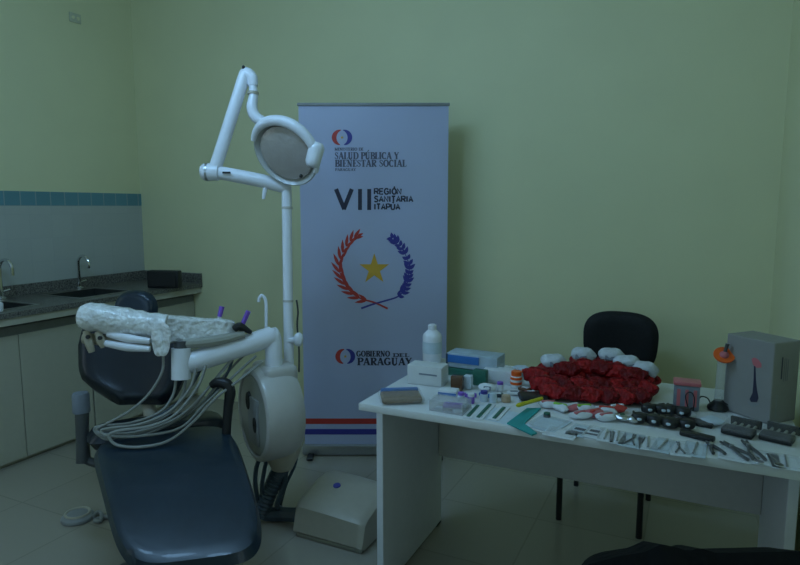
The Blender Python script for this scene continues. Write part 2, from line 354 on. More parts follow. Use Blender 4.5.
# ------------------------------------------------------------------ banner stand
BL = Vector((-1.938, 2.803, 0)); BR = Vector((-1.212, 3.149, 0)); BD = (BR-BL).normalized(); BN = Vector((BD.y, -BD.x, 0))   # BN faces the camera
BC = (BL+BR)/2; BROT = rz(math.atan2(BD.y, BD.x)); BW = (BR-BL).length
bs = thing('banner_stand', BC, 'white roll up health ministry banner with wreath and star emblem', 'banner')
b = MB(); zt0, zt1 = .045, 1.935
def bpl(u, z, o=0): return BC + BD*u + BN*o + Vector((0, 0, z))
nu = 24
def sheet_off(u, z): return .0025*math.sin(u*14)*(1-abs(2*(z/2)-1)) 
rows = []
for i in range(nu+1):
    u = -BW/2+.004+(BW-.008)*i/nu
    rows.append([(b.bm.verts.new(bpl(u, zt0+(zt1-zt0)*j/12, 0)), b.bm.verts.new(bpl(u, zt0+(zt1-zt0)*j/12, -.002))) for j in range(13)])
for i in range(nu):
    for j in range(12):
        b.bm.faces.new((rows[i][j][0], rows[i+1][j][0], rows[i+1][j+1][0], rows[i][j+1][0])); b.bm.faces.new((rows[i][j][1], rows[i][j+1][1], rows[i+1][j+1][1], rows[i+1][j][1]))
sheet = b.build('banner_sheet', M['banner'], bs)
MB().box(bpl(0, 1.937, -.001), (BW+.004, .018, .016), BROT, .003).build('top_rail', M['greyp'], bs)
MB().box(bpl(0, .035, -.045), (BW+.02, .13, .06), BROT, .012).build('base', M['alu'], bs)
for u in (-.36, .36): MB().box(bpl(u, .012, -.045), (.035, .28, .012), BROT, .003, 1).build('foot', M['black'], bs)
MB().tube([bpl(0, .06, -.03), bpl(0, 1.93, -.012)], .009).build('support_pole', M['alu'], bs)
def onb(x, y, o=.0012):
    d = ray(x, y); base = BC+BN*o
    t = (base-CP).dot(BN)/d.dot(BN); return CP+d*t
class Ink(MB):
    def poly(s, pts, o=.0012):
        try: s.bm.faces.new([s.bm.verts.new(onb(x, y, o)) for x, y in pts])
        except Exception: pass
        return s
    def line(s, pts, w, o=.0012):
        n = len(pts)
        if isinstance(w, (int, float)): w = [w]*n
        L = []; R = []
        for i in range(n):
            dx = pts[min(i+1, n-1)][0]-pts[max(i-1, 0)][0]; dy = pts[min(i+1, n-1)][1]-pts[max(i-1, 0)][1]; l = math.hypot(dx, dy) or 1
            L.append((pts[i][0]-dy/l*w[i]/2, pts[i][1]+dx/l*w[i]/2)); R.append((pts[i][0]+dy/l*w[i]/2, pts[i][1]-dx/l*w[i]/2))
        for i in range(n-1): s.poly([L[i], L[i+1], R[i+1], R[i]], o)
        return s
    def leaf(s, x, y, ang, l, w, o=.0012):
        c, q = math.cos(ang), math.sin(ang); P = []
        for t in (0, .2, .45, .7, 1): P.append((t*l, w/2*math.sin(PI*min(1, t**.8))))
        for t in (.7, .45, .2): P.append((t*l, -w/2*math.sin(PI*t**.8)))
        return s.poly([(x+c*a-q*e, y+q*a+c*e) for a, e in P], o)
# serif capitals, drawn on a unit-high grid (y up)
TK, TN, SR = .26, .12, .09
def ell(cx, cy, rx, ry, a0, a1, n=14): return [(cx+rx*math.cos(math.radians(a0+(a1-a0)*i/n)), cy+ry*math.sin(math.radians(a0+(a1-a0)*i/n))) for i in range(n+1)]
def stem(x): return [([(x, 0), (x, 1)], TK), ([(x-.19, .035), (x+.19, .035)], SR), ([(x-.19, .965), (x+.19, .965)], SR)]
def bowl(x, y0, y1, w): 
    pts = [(x, y1-.04)]+ell(x+w*.35, (y0+y1)/2, w*.65, (y1-y0)/2-.04, 90, -90, 12)+[(x, y0+.04)]
    return [(pts, [SR, SR]+[SR+(TK-SR)*math.sin(PI*i/12) for i in range(1, 12)]+[SR, SR])]
G = {
 'I': (.46, stem(.23)), 'L': (.68, stem(.22)+[([(.22, .04), (.62, .04)], .08), ([(.62, .0), (.64, .28)], .07)]),
 'E': (.68, stem(.22)+[([(.22, .04), (.6, .04)], .08), ([(.6, 0), (.63, .27)], .07), ([(.22, .96), (.6, .96)], .08), ([(.6, 1), (.6, .75)], .07), ([(.25, .52), (.48, .52)], .08), ([(.48, .4), (.48, .64)], .06)]),
 'T': (.76, [([(.38, 0), (.38, 1)], TK), ([(.19, .035), (.57, .035)], SR), ([(.06, .96), (.7, .96)], .08), ([(.06, 1), (.05, .73)], .07), ([(.7, 1), (.71, .73)], .07)]),
 'P': (.72, stem(.22)+bowl(.26, .45, 1, .42)), 'B': (.74, stem(.22)+bowl(.26, .5, 1, .38)+bowl(.26, 0, .53, .44)),
 'R': (.80, stem(.22)+bowl(.26, .48, 1, .40)+[([(.38, .48), (.70, .02)], TK*.9), ([(.6, .035), (.82, .035)], SR)]),
 'D': (.84, stem(.22)+bowl(.26, 0, 1, .54)),
 'A': (.86, [([(.42, 1.0), (.12, .02)], TN), ([(.42, 1.0), (.72, .02)], TK), ([(.24, .33), (.6, .33)], TN), ([(.0, .035), (.27, .035)], SR), ([(.55, .035), (.9, .035)], SR)]),
 'N': (.90, [([(.2, 0), (.2, 1)], TN), ([(.7, 0), (.7, 1)], TN), ([(.16, .98), (.7, .03)], TK), ([(.05, .035), (.35, .035)], SR), ([(.03, .965), (.25, .965)], SR), ([(.55, .965), (.87, .965)], SR)]),
 'M': (1.05, [([(.18, 0), (.18, 1)], TN), ([(.84, 0), (.84, 1)], TK), ([(.18, .98), (.5, .05)], TK), ([(.5, .05), (.82, .98)], TN), ([(.03, .035), (.33, .035)], SR), ([(.66, .035), (1.0, .035)], SR)]),
 'U': (.86, [([(.22, 1), (.22, .32)]+ell(.43, .3, .21, .27, 180, 360, 10)+[(.64, .32), (.64, 1)], [TK]*2+[TK-.01*i for i in range(11)]+[TN, TN]), ([(.04, .965), (.40, .965)], SR), ([(.5, .965), (.78, .965)], SR)]),
 'Y': (.80, [([(.12, .97), (.4, .45)], TK), ([(.68, .97), (.4, .45)], TN), ([(.4, 0), (.4, .48)], TK), ([(.22, .035), (.58, .035)], SR), ([(.0, .965), (.3, .965)], SR), ([(.55, .965), (.8, .965)], SR)]),
 'O': (.88, [(ell(.44, .5, .33, .45, 0, 360, 24), [TN+(TK-TN)*abs(math.cos(2*PI*i/24)) for i in range(25)])]),
 'C': (.78, [(ell(.44, .5, .33, .45, 48, 312, 18), [TN+(TK-TN)*abs(math.cos(math.radians(48+264*i/18))) for i in range(19)]), ([(.68, .95), (.68, .68)], .07)]),
 'G': (.86, [(ell(.44, .5, .33, .45, 48, 312, 18), [TN+(TK-TN)*abs(math.cos(math.radians(48+264*i/18))) for i in range(19)]), ([(.69, .95), (.69, .70)], .07), ([(.68, .08), (.68, .42)], TK), ([(.5, .43), (.82, .43)], SR)]),
 'S': (.66, [([(.52, .72), (.46, .91), (.32, .95), (.17, .88), (.13, .74), (.24, .6), (.38, .5), (.52, .38), (.54, .22), (.44, .08), (.3, .04), (.16, .1), (.1, .28)], [.07, .08, .09, .12, .15, .19, .21, .19, .15, .12, .09, .08, .07]), ([(.54, .95), (.54, .7)], .06), ([(.09, .05), (.09, .3)], .06)]),
}
def serif(ink, text, x0, x1, ytop, ybot, yslope=0.0):
    tot = sum(.42 if ch == ' ' else G['U' if ch == 'Ú' else ch][0] for ch in text)
    sx = (x1-x0)/tot; h = ybot-ytop; cx = 0
    for ch in text:
        if ch == ' ': cx += .42; continue
        w, strokes = G['U' if ch == 'Ú' else ch]
        for pts, wd in strokes:
            f = lambda p: (x0+(cx+p[0])*sx, ybot-p[1]*h+yslope*(x0+(cx+p[0])*sx))
            k = (sx+h)/2
            ink.line([f(p) for p in pts], [v*k for v in wd] if isinstance(wd, list) else wd*k)
        if ch == 'Ú': ink.line([(x0+(cx+.4)*sx, ybot-1.08*h), (x0+(cx+.62)*sx, ybot-1.32*h)], .13*h)
        cx += w
def sans(ink, strokes, x0, x1, yt, yb, w):
    for pts in strokes: ink.line([(x0+(x1-x0)*a, yb-(yb-yt)*e) for a, e in pts], w)
# small ministry emblem
def mini_emblem(cx, cy, r, name_extra):
    red = Ink(); bl = Ink(); st = Ink()
    red.line(ell(cx, cy, r, r*.95, 105, 262, 14), [.8+3.9*math.sin(PI*i/14) for i in range(15)])
    bl.line(ell(cx, cy, r, r*.95, 75, -82, 14), [.8+3.9*math.sin(PI*i/14) for i in range(15)])
    st.poly([(cx+(1.9 if i % 2 == 0 else .8)*math.sin(PI*i/5), cy-(1.9 if i % 2 == 0 else .8)*math.cos(PI*i/5)) for i in range(10)])
    e = red.build('emblem', M['red'], sheet); bl.build('emblem', M['blue'], sheet, 'blue half of the small emblem'); st.build('emblem_star', M['gold'], sheet)
mini_emblem(342, 137.5, 7.9, '')
mini_emblem(345.3, 356.5, 7.6, '')
t = Ink(); serif(t, 'MINISTERIO DE', 334.5, 363.5, 147.6, 150.6); t.build('lettering', M['inkgrey'], sheet)
t = Ink(); serif(t, 'SALUD PÚBLICA Y', 334.5, 399, 152.2, 159.2, .0); t.build('lettering', M['inkgrey'], sheet)
t = Ink(); serif(t, 'BIENESTAR SOCIAL', 334.8, 406.5, 159.8, 166.8, .0); t.build('lettering', M['inkgrey'], sheet)
t = Ink(); serif(t, 'PARAGUAY', 335, 356, 168.3, 170.9); t.build('lettering', M['inkgrey'], sheet)
t = Ink(); serif(t, 'GOBIERNO', 356.3, 390, 350.8, 356.6); serif(t, 'DEL', 392.5, 409.5, 353.4, 356.8); t.build('lettering', M['ink'], sheet)
t = Ink(); serif(t, 'PARAGUAY', 357, 412, 357.8, 365.2); t.build('lettering', M['ink'], sheet)
t = Ink(); t.line([(336, 189), (344.3, 209.4)], 4.2); t.line([(351.8, 189), (343.7, 209.4)], 4.2); t.line([(360, 189), (360, 210)], 3.9); t.line([(369.2, 189), (369.2, 210)], 3.9)
t.build('numeral_lettering', M['ink'], sheet)
SF = {'R': (1, [[(0, 0), (0, 1), (.6, 1), (.85, .88), (.85, .62), (.6, .5), (0, .5)], [(.45, .5), (.9, 0)]]), 'E': (.9, [[(.8, 1), (0, 1), (0, 0), (.8, 0)], [(0, .52), (.7, .52)]]),
      'G': (1, [[(.9, .82), (.65, 1), (.3, 1), (.02, .72), (.02, .28), (.3, 0), (.65, 0), (.9, .2), (.9, .48), (.5, .48)]]), 'I': (.35, [[(.1, 0), (.1, 1)]]), 'Ó': (1, [ell(.48, .5, .46, .5, 0, 360, 16), [(.4, 1.15), (.65, 1.4)]]),
      'N': (1, [[(0, 0), (0, 1), (.85, 0), (.85, 1)]]), 'S': (.95, [[(.8, .85), (.6, 1), (.25, 1), (.05, .78), (.2, .57), (.65, .45), (.82, .25), (.62, 0), (.2, 0), (0, .15)]]), 'A': (1, [[(0, 0), (.45, 1), (.9, 0)], [(.17, .33), (.73, .33)]]),
      'T': (.95, [[(0, 1), (.85, 1)], [(.42, 1), (.42, 0)]]), 'P': (.95, [[(0, 0), (0, 1), (.6, 1), (.85, .88), (.85, .58), (.6, .45), (0, .45)]]), 'Ú': (1, [[(0, 1), (0, .3), (.2, 0), (.65, 0), (.85, .3), (.85, 1)], [(.4, 1.15), (.62, 1.4)]])}
t = Ink()
for txt, xe, yt in (('REGIÓN', 402.5, 188.7), ('SANITARIA', 414, 196.3), ('ITAPÚA', 401, 204)):
    tot = sum(SF[c][0]+.22 for c in txt); sx = (xe-374.5)/tot; cx = 374.5
    for c in txt: sans(t, SF[c][1], cx, cx+sx, yt, yt+5.4, 1.6); cx += (SF[c][0]+.22)*sx
t.build('lettering', M['ink'], sheet)
# wreath
def cr(pts): return [(320+x/3.764, 225+y/3.764) for x, y in pts]
def spath(pts, n=8): return [(v.x, v.y) for v in smooth_path([Vector((x, y, 0)) for x, y in pts], n)]
LP = spath(cr([(255, 315), (205, 292), (150, 275), (110, 245), (85, 205), (72, 155), (85, 105), (112, 62), (140, 42)]), 8)
t = Ink(); t.line(LP[:44], [2.0-1.2*i/43 for i in range(44)])
for i in range(12, len(LP)-1, 4):
    x, y = LP[i]; a = math.atan2(LP[i+1][1]-LP[i-1][1], LP[i+1][0]-LP[i-1][0]); g = i/len(LP)
    l = 10.5+4*math.sin(PI*g)
    t.leaf(x, y, a-.42, l, 3.3, .0014); t.leaf(x, y, a+.38, l*.85, 3.0, .0016)
t.leaf(LP[-1][0], LP[-1][1], -.45, 7, 2.6)
t.build('wreath_branch', M['red'], sheet, 'red palm branch of the wreath')
RP = spath(cr([(155, 314), (200, 298), (250, 284), (295, 268), (322, 235), (332, 195), (335, 150), (315, 98), (290, 65), (265, 45)]), 8)
t = Ink(); t.line(RP[:60], [2.0-1.3*i/59 for i in range(60)])
for i in range(24, len(RP)-1, 3):
    x, y = RP[i]; a = math.atan2(RP[i+1][1]-RP[i-1][1], RP[i+1][0]-RP[i-1][0])
    k = (i//3) % 3; l = (8.5, 7.2, 6.2)[k]
    t.leaf(x, y, a-.75, l, 3.6, .0014); t.leaf(x, y, a+.75, l, 3.6, .0016)
    if k == 0: t.leaf(x, y, a, 6, 3.2, .0018)
t.build('wreath_branch', M['blue'], sheet, 'dark blue laurel branch of the wreath')
cx, cy = 374.3, 269.2
t = Ink(); t.poly([(cx+(15.6 if i % 2 == 0 else 6.0)*math.sin(PI*i/5), cy-(15.6 if i % 2 == 0 else 6.0)*math.cos(PI*i/5)*1.03) for i in range(10)]); t.build('star', M['gold'], sheet)
def bstripe(z0, z1, m, nm):
    s_ = MB(); s_.bm.faces.new([s_.bm.verts.new(bpl(u, z, .001)) for u, z in ((-BW/2+.005, z0), (BW/2-.005, z0), (BW/2-.005, z1), (-BW/2+.005, z1))]); s_.build(nm, m, sheet)
zr0 = onb(340, 424).z; zr1 = onb(340, 418.5).z; zb0 = onb(340, 434.5).z; zb1 = onb(340, 429).z
bstripe(zr0, zr1, M['red'], 'red_stripe'); bstripe(zb0, zb1, M['blue'], 'blue_stripe')
# ------------------------------------------------------------------ table
TX0, TX1, TY0, TY1, TZ = -0.985, 0.30, 1.742, 2.44, 0.75
tb = thing('table', ((TX0+TX1)/2, (TY0+TY1)/2, 0), 'white laminate desk covered with dental supplies', 'table')
MB().box(((TX0+TX1)/2, (TY0+TY1)/2, TZ-.0125), (TX1-TX0, TY1-TY0, .025), None, .003).build('tabletop', M['table'], tb)
for x in (TX0+.013, TX1-.027): MB().box((x, (1.87+2.44)/2, .3655), (.026, 2.44-1.87, .717), None, .002, 1).build('leg_panel', M['tableleg'], tb)
for x in (TX0+.013, TX1-.027):
    for y in (1.90, 2.41): MB().box((x, y, .006), (.030, .05, .012), None, .003, 1).build('glide', M['black'], tb)
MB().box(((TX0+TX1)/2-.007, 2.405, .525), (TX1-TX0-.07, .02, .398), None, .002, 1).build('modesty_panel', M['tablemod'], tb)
# ------------------------------------------------------------------ black chair behind the table
oc = thing('visitor_chair', (-.32, 2.93, 0), 'black chair with rounded backrest behind the white desk', 'chair')
cw = .37
def seatf(u, v): return Vector((-.32+u*cw/2*1.15*(1-.12*v*v), 2.90+v*.21*(1-.08*u*u), .455))
MB().pad(seatf, .07, 14, 14, .3).build('seat', M['blackfab'], oc)
bc = ony(620.5, 341.5, 3.13); bw_ = (ony(657, 341, 3.13)-ony(583, 341, 3.13)).length/2; bh = (ony(620, 312, 3.13)-ony(620, 372, 3.13)).length/2
def se(u, v, e=.36):
    r = max(abs(u), abs(v)); 
    if r < 1e-6: return 0, 0
    a = math.atan2(v, u); c, s_ = math.cos(a), math.sin(a); k = (abs(c)**(2/e*.5*2*.5)+abs(s_)**(2/e*.5*2*.5))**(-e) if False else (abs(c)**3+abs(s_)**3)**(-1/3)
    return r*k*c, r*k*s_
def backf(u, v):
    x, z = se(u, v); tap = 1+.05*z
    return Vector((bc.x+x*bw_*tap, bc.y-.04*(1-x*x)*0+.03*x*x*-1, bc.z+z*bh))
MB().pad(backf, .055, 18, 18, .35).build('backrest', M['blackfab'], oc)
fl, fr, rl, rr_ = Vector((-.49, 2.69, 0)), Vector((-.15, 2.675, 0)), Vector((-.478, 3.07, 0)), Vector((-.138, 3.06, 0))
for p in (fl, fr): MB().tube([(p.x, p.y, 0), (p.x, p.y, .41)], .013).build('leg', M['black'], oc)
for p, s_ in ((rl, 1), (rr_, -1)):
    MB().tube([(p.x, p.y, 0.0), (p.x+.01*s_, p.y-.02, .41)], .012).build('leg', M['black'], oc)
MB().tube([fl+Vector((0, 0, .41)), rl+Vector((.01, -.02, .41)), rr_+Vector((-.01, -.02, .41)), fr+Vector((0, 0, .41))], .011).tube([fl+Vector((0, 0, .41)), fr+Vector((0, 0, .41))], .011).build('seat_frame', M['black'], oc)
MB().tube([(-.32, 3.02, .40), (-.32, 3.14, .42), (-.32, 3.19, .52), (bc.x, bc.y+.035, bc.z)], .016, 10, 4).build('back_bracket', M['black'], oc)
# ------------------------------------------------------------------ black bag close to the camera
def bagtop(x): # outline in photo px -> top height
    K = [(560, 575), (590, 564), (620, 556), (645, 552), (662, 544), (678, 548), (688, 551), (700, 548), (716, 553), (760, 552), (800, 551), (840, 552)]
    for a, e_ in zip(K, K[1:]):
        if a[0] <= x <= e_[0]: return a[1]+(e_[1]-a[1])*(x-a[0])/(e_[0]-a[0])
    return K[-1][1]
BY = 0.98
b = MB(); A = []; n = 40
for i in range(n+1):
    px = 585+235*i/n; p = dp(px, bagtop(px), 1.12); A.append(p)
prof = [(-.11, 0.0), (-.13, .04), (-.13, .45), (-.12, .75), (-.08, .95), (0, 1.0), (.08, .95), (.12, .75), (.13, .45), (.13, .04), (.11, 0.0)]
rows = []
for i, p in enumerate(A):
    e_ = min(1, min(i, n-i)/5); e_ = .25+.75*math.sqrt(1-(1-e_)**2)
    rows.append([b.bm.verts.new(Vector((p.x, p.y, 0)) + Vector((FW.x, FW.y, 0)).normalized()*(d*e_) + Vector((0, 0, .012+(p.z-.012)*h))) for d, h in prof])
for A_, B_ in zip(rows, rows[1:]):
    for j in range(len(prof)): b.bm.faces.new((A_[j], A_[(j+1) % len(prof)], B_[(j+1) % len(prof)], B_[j]))
b.bm.faces.new(rows[0]); b.bm.faces.new(rows[-1][::-1])
mid = A[n//2]
bg = thing('bag', (mid.x, mid.y, 0), 'large black soft bag at the bottom right corner', 'bag')
b.build('bag_body', M['bag'], bg)
MB().box(Vector((mid.x, mid.y, .006)), (.36, .18, .012), rz(YAW), .003, 1).build('base_board', M['black'], bg)
# ------------------------------------------------------------------ dental chair
hd = Vector((.815, -.58, 0)).normalized()          # towards the foot end
sd = Vector((-hd.y, hd.x, 0))                       # towards picture right
TLp, TRp = onz(87, 434, .53), onz(230, 416, .53)
BLp, BRp = onz(121, 566, .36), onz(272, 547, .36)
foot = (BLp+BRp)/2
dc = thing('dental_chair', Vector((-1.62, 1.52, 0)), 'navy vinyl dental chair with its footrest towards the camera', 'dental chair')
def bil(u, v):      # u: left->right, v: far(-1) -> near(1)
    a = (u+1)/2; c = (v+1)/2
    p = (TLp*(1-a)+TRp*a)*(1-c)+(BLp*(1-a)+BRp*a)*c
    return p
def rndrect(u, v, k=6.0):
    r = max(abs(u), abs(v))
    if r < 1e-6: return u, v
    un, vn = u/r, v/r
    f = (abs(un)**k+abs(vn)**k)**(-1/k)
    return u*f, v*f
def seatpad(u, v):
    x, y = rndrect(u, v, 5.0)
    p = bil(x, y); return p+Vector((0, 0, .035*(1-y*y)-.045))
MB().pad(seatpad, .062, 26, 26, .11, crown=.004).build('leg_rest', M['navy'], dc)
# flat seat section between leg rest and backrest
SL, SR_ = TLp+Vector((0, 0, -.05)), TRp+Vector((0, 0, -.05)); back = -hd*.17
def seat2(u, v):
    x, y = rndrect(u, v, 5.0); a = (x+1)/2; c = (y+1)/2
    L = SL*(1-c)+(SL+back)*c; R = SR_*(1-c)+(SR_+back)*c
    return L*(1-a)+R*a+Vector((0, 0, .0))
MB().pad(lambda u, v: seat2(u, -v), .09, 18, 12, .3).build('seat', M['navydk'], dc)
# backrest, facing the foot end
tb_ = 2.72
def bkpt(x, y): 
    t = tb_+(400-y)/100*.16; return dp(x, y, t)
OUT = [(300, 96, 176), (325, 86, 182), (345, 81.5, 188), (368, 82, 188), (378, 85, 186), (386, 94, 182), (393, 106, 177), (400, 114, 171), (405, 118, 167)]
def bko(y):
    for a, e_ in zip(OUT, OUT[1:]):
        if a[0] <= y <= e_[0]:
            k = (y-a[0])/(e_[0]-a[0]); return a[1]+(e_[1]-a[1])*k, a[2]+(e_[2]-a[2])*k
    return OUT[-1][1:]
def backpad(u, v):
    x, y = rndrect(u, v, 11.0); yy = 361.5-y*43
    l, r = bko(max(300, min(403, yy))); return bkpt((l+r)/2+(r-l)/2*x, yy)+FW*(-.03*x*x)
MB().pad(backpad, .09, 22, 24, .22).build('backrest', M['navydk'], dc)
def headpad(u, v):
    a, e_ = rndrect(u, v, 2.3); return dp(136.5+a*21.5, 309-e_*19, 2.98)
MB().pad(headpad, .075, 16, 16, .35).build('headrest', M['navy'], dc)  # lighter navy than the backrest puts the blue light into the colour
MB().tube([bkpt(136, 340)+FW*.07, dp(136, 318, 3.03), dp(136, 306, 3.02)], .018).build('headrest_bar', M['chrome'], dc)
MB().tube([bkpt(140, 385)+FW*.07, bkpt(142, 402)+FW*.06, (SL+SR_)/2+back*.7+Vector((0, 0, -.08))], .03, 12, 4).build('recline_bracket', M['cream'], dc)
# armrests
ar = MB().tube([dp(82, 412, 2.52), dp(82.5, 438, 2.52), dp(83.5, 462, 2.52)], [.027, .025, .029], 16, 4).build('armrest', M['dkgrey'], dc, 'dark grey armrest post at left')
MB().lathe([(0, -.043), (.030, -.043), (.034, -.038), (.033, .032), (.028, .041), (0, .043)], dp(81, 402.5, 2.52)).build('sleeve', M['greyblue'], ar)
lo = dp(84.5, 459, 2.52)
MB().tube([lo, lo+Vector((.06, .03, -.02)), (SL+SR_)/2-sd*.10+back*.3+Vector((0, 0, -.08))], .018, 10, 4).build('armrest_bracket', M['dkgrey'], dc)
MB().tube([dp(211, 386, 2.46), dp(217, 382.5, 2.46), dp(226, 384, 2.46), dp(230, 392, 2.46), dp(228.5, 405, 2.46), dp(227, 422, 2.46), dp(226, 442, 2.46)], [.013, .020, .023, .022, .019, .018, .018], 12, 4).build('armrest', M['black'], dc, 'black hooked armrest at right')
ra = dp(226, 440, 2.46)
MB().tube([ra, ra+Vector((-.04, -.02, -.03)), (SL+SR_)/2+sd*.10+Vector((0, 0, -.07))], .017, 10, 4).build('armrest_bracket', M['dkgrey'], dc)
# base
bc0 = onz(168, 545, 0.0); bcen = Vector((-1.52, 1.46, 0)); brot = rz(math.atan2(hd.y, hd.x))
MB().box(bcen+Vector((0, 0, .03)), (.72, .36, .06), brot, .02, 3).build('floor_plate', M['dkgrey'], dc)
b = MB().box(bcen+hd*.03+Vector((0, 0, .15)), (.46, .25, .19), brot, .04, 3); b.box(bcen-hd*.02+Vector((0, 0, .30)), (.26, .16, .22), brot, .03, 3)
b.build('pedestal', M['cream'], dc)
MB().box((SL+SR_)/2+hd*.16+Vector((0, 0, -.115)), (.52, .26, .045), brot @ Matrix.Rotation(.17, 3, 'Y'), .015).build('under_frame', M['dkgrey'], dc)
b = MB(); 
for s_ in (-1, 1): b.box(bcen+hd*.40+sd*.13*s_+Vector((0, 0, .035)), (.14, .05, .07), brot, .012)
b.build('front_foot', M['black'], dc)
# ------------------------------------------------------------------ dental unit (drum, arm, tray, hoses)
TP = 2.66
du = thing('dental_unit', Vector((*dp(275, 415, TP).xy, 0)), 'white dental unit with round drum and plastic wrapped instrument tray', 'dental unit')
ax = (-RT*.84 - FW*.56).normalized(); ax.z = 0; ax.normalize()          # face normal of drum (towards the chair)
def frame(z, up=Vector((0, 0, 1))):
    x = up.cross(z).normalized(); y = z.cross(x); m = Matrix((x, y, z)).transposed(); return m
dcn = dp(252, 415, TP-.05); dm = frame(ax); R_ = .200
def rdisc(sx=1.0): return [( .06, -.185), (.145, -.183), (.18, -.17), (.197, -.145), (.203, -.11), (.203, -.02), (.196, -.006), (.185, 0)]
b = MB(); b.lathe(rdisc()+[(.176, .0), (.172, -.012), (0, -.012)], dcn, dm, 40, .93, 1.0)
drum = b.build('drum', M['enamel'], du)
MB().lathe([(0, -.0115), (.171, -.0115), (.165, -.004), (0, -.002)], dcn, dm, 36, .93, 1.0).build('drum_face', M['creamdk'], drum)
for dx, dy, r in ((-.03, .055, .032), (.045, -.03, .028)):
    MB().lathe([(0, -.002), (r, -.002), (r*.9, .008), (r*.4, .010), (0, .006)], dcn+dm @ Vector((dx, dy, 0)), dm, 18, .8, 1.3).build('socket', M['black'], drum)
MB().box(dcn+dm @ Vector((.02, -.02, .0)), (.11, .20, .012), dm, .005).build('face_recess', M['greyp'], drum)
top = dcn - ax*.105 + Vector((0, 0, .165))
b = MB().box(top+Vector((0, 0, .0)), (.15, .19, .10), dm @ Matrix.Rotation(PI/2, 3, 'X') @ Matrix.Rotation(PI/2, 3, 'Y') if False else rz(math.atan2(ax.y, ax.x)), .03, 3); b.build('top_housing', M['enamel'], du)
# arm pivot and arm
pv = dp(273.5, 352, TP-.06)
MB().tube([dp(274, 378, TP-.06), dp(273.5, 345, TP-.06), dp(272, 334, TP-.06), dp(271, 328, TP-.06)], [.036, .036, .034, .02], 16, 3).build('arm_pivot', M['white'], du)
MB().tube([dp(272, 336, TP-.06), dp(240, 347, TP-.12), dp(192, 362, TP-.22), dp(186, 364, TP-.23)], [.042, .043, .044, .03], 18, 3).build('support_arm', M['white'], du)
aj = MB().tube([dp(181, 348, TP-.25), dp(181, 379, TP-.25)], .037, 20).build('arm_joint', M['white'], du)
MB().tube([dp(181, 341, TP-.25), dp(181, 348.5, TP-.25)], .026, 14).build('joint_cap', M['dkgrey'], aj)
tt = TP-.27
MB().tube([dp(183, 344, TP-.25), dp(214, 341, TP-.2), dp(244, 334, TP-.14)], [.018, .022, .016], 10, 3).build('tray_rail', M['creamdk'], du)
# tray: crinkled roll plus console
def rough(mb, amp, seed, f=38):
    rr = random.Random(seed); ph = [rr.uniform(0, 6) for _ in range(6)]
    for v in mb.bm.verts:
        p = v.co*f
        n_ = math.sin(p.x+ph[0]+.7*math.sin(p.z*1.7))*math.sin(p.z*1.3+ph[1])+.6*math.sin(2.3*p.x+1.9*p.y+ph[2])*math.sin(2.1*p.z+ph[3])
        v.co += Vector((.4*n_, .4*n_, n_))*amp
    return mb
tr = thing if False else None
b = MB().tube([dp(83.5, 317, tt-.02), dp(92, 317.5, tt-.02), dp(120, 321, tt), dp(150, 325, tt+.02), dp(166, 327, tt+.03)], [.046, .056, .055, .052, .048], 22, 14); rough(b, .0035, 3)
tray = b.build('wrapped_tray', M['wrap'], du)
b = MB(); c0, c1 = dp(150, 333, tt+.05), dp(204, 331, TP-.12)
xd = (c1-c0); ln = xd.length; xd.normalize(); 
def consf(u, v):
    x, z = rndrect(u, v, 6); f = (x+1)/2
    yt = 314+5*f; yb = 346-8*f
    return dp(143+92*f, (yt+yb)/2-(yb-yt)/2*z, tt+.04+f*.12)
b.pad(consf, .085, 26, 14, .25); rough(b, .0022, 5); b.build('wrapped_console', M['wrap'], du)
# plastic flap hanging
b = MB()
def flap(u, v):
    return dp(161+9.5*u*(1+.15*v), 339-17*v+2*abs(u), tt-.035+.006*math.sin(5*u+2*v))
b.pad(lambda u, v: flap(*rndrect(u, v, 2.6)), .006, 14, 18, .3); rough(b, .0015, 9); b.build('wrap_flap', M['wrap'], du)
# handpieces in their holder under the tray
MB().tube([dp(84, 338, tt), dp(110, 341, tt), dp(150, 345, tt+.01)], .022, 12, 3).build('holder_bar', M['cream'], du)
for i, (x0, y0, x1, y1) in enumerate(((86, 331, 92, 352), (98, 332, 104, 347), (108, 334, 150, 341), (104, 343, 150, 349))):
    hp = MB().tube([dp(x0, y0, tt-.03), dp((x0+x1)/2, (y0+y1)/2+1, tt-.035), dp(x1, y1, tt-.03)], [.012, .017, .011], 12, 4).build('handpiece', M['white' if i > 1 else 'cream'], du)
    if i < 2: MB().lathe([(0, -.004), (.008, -.004), (.008, .004), (0, .004)], dp(x0+2, y0+6, tt-.052), frame(-FW, UP), 10).build('button', M['black'], hp)
# black handle and purple tips on the far side of the tray
MB().tube([dp(234.5, 329, TP-.15), dp(240, 326.5, TP-.15), dp(251, 332.5, TP-.12)], [.014, .018, .008], 10, 4).build('tray_handle', M['black'], du)
for (x0, y0, x1, y1, t0) in ((219.5, 316, 222, 306.5, TP-.1), (242, 325, 248.5, 311, TP-.1)):
    tp = MB().tube([dp(x0-1, y0+10, t0), dp(x0, y0, t0)], .008).build('suction_tip', M['white'], du)
    MB().tube([dp(x0, y0+.5, t0), dp(x1, y1, t0)], [.0095, .011]).build('tip_sleeve', M['purple'], tp)
# water spout
MB().tube([dp(266, 330, TP-.02), dp(266.3, 312, TP-.02), dp(265.5, 300, TP-.02), dp(262, 295.5, TP-.02), dp(259.3, 298, TP-.02), dp(258.7, 302, TP-.02)], .0068, 10, 4).build('water_spout', M['white'], du)
MB().lathe([(0, 0), (.026, 0), (.022, .012), (0, .014)], dp(262, 332.5, TP-.03)).build('spout_collar', M['steel'], du)
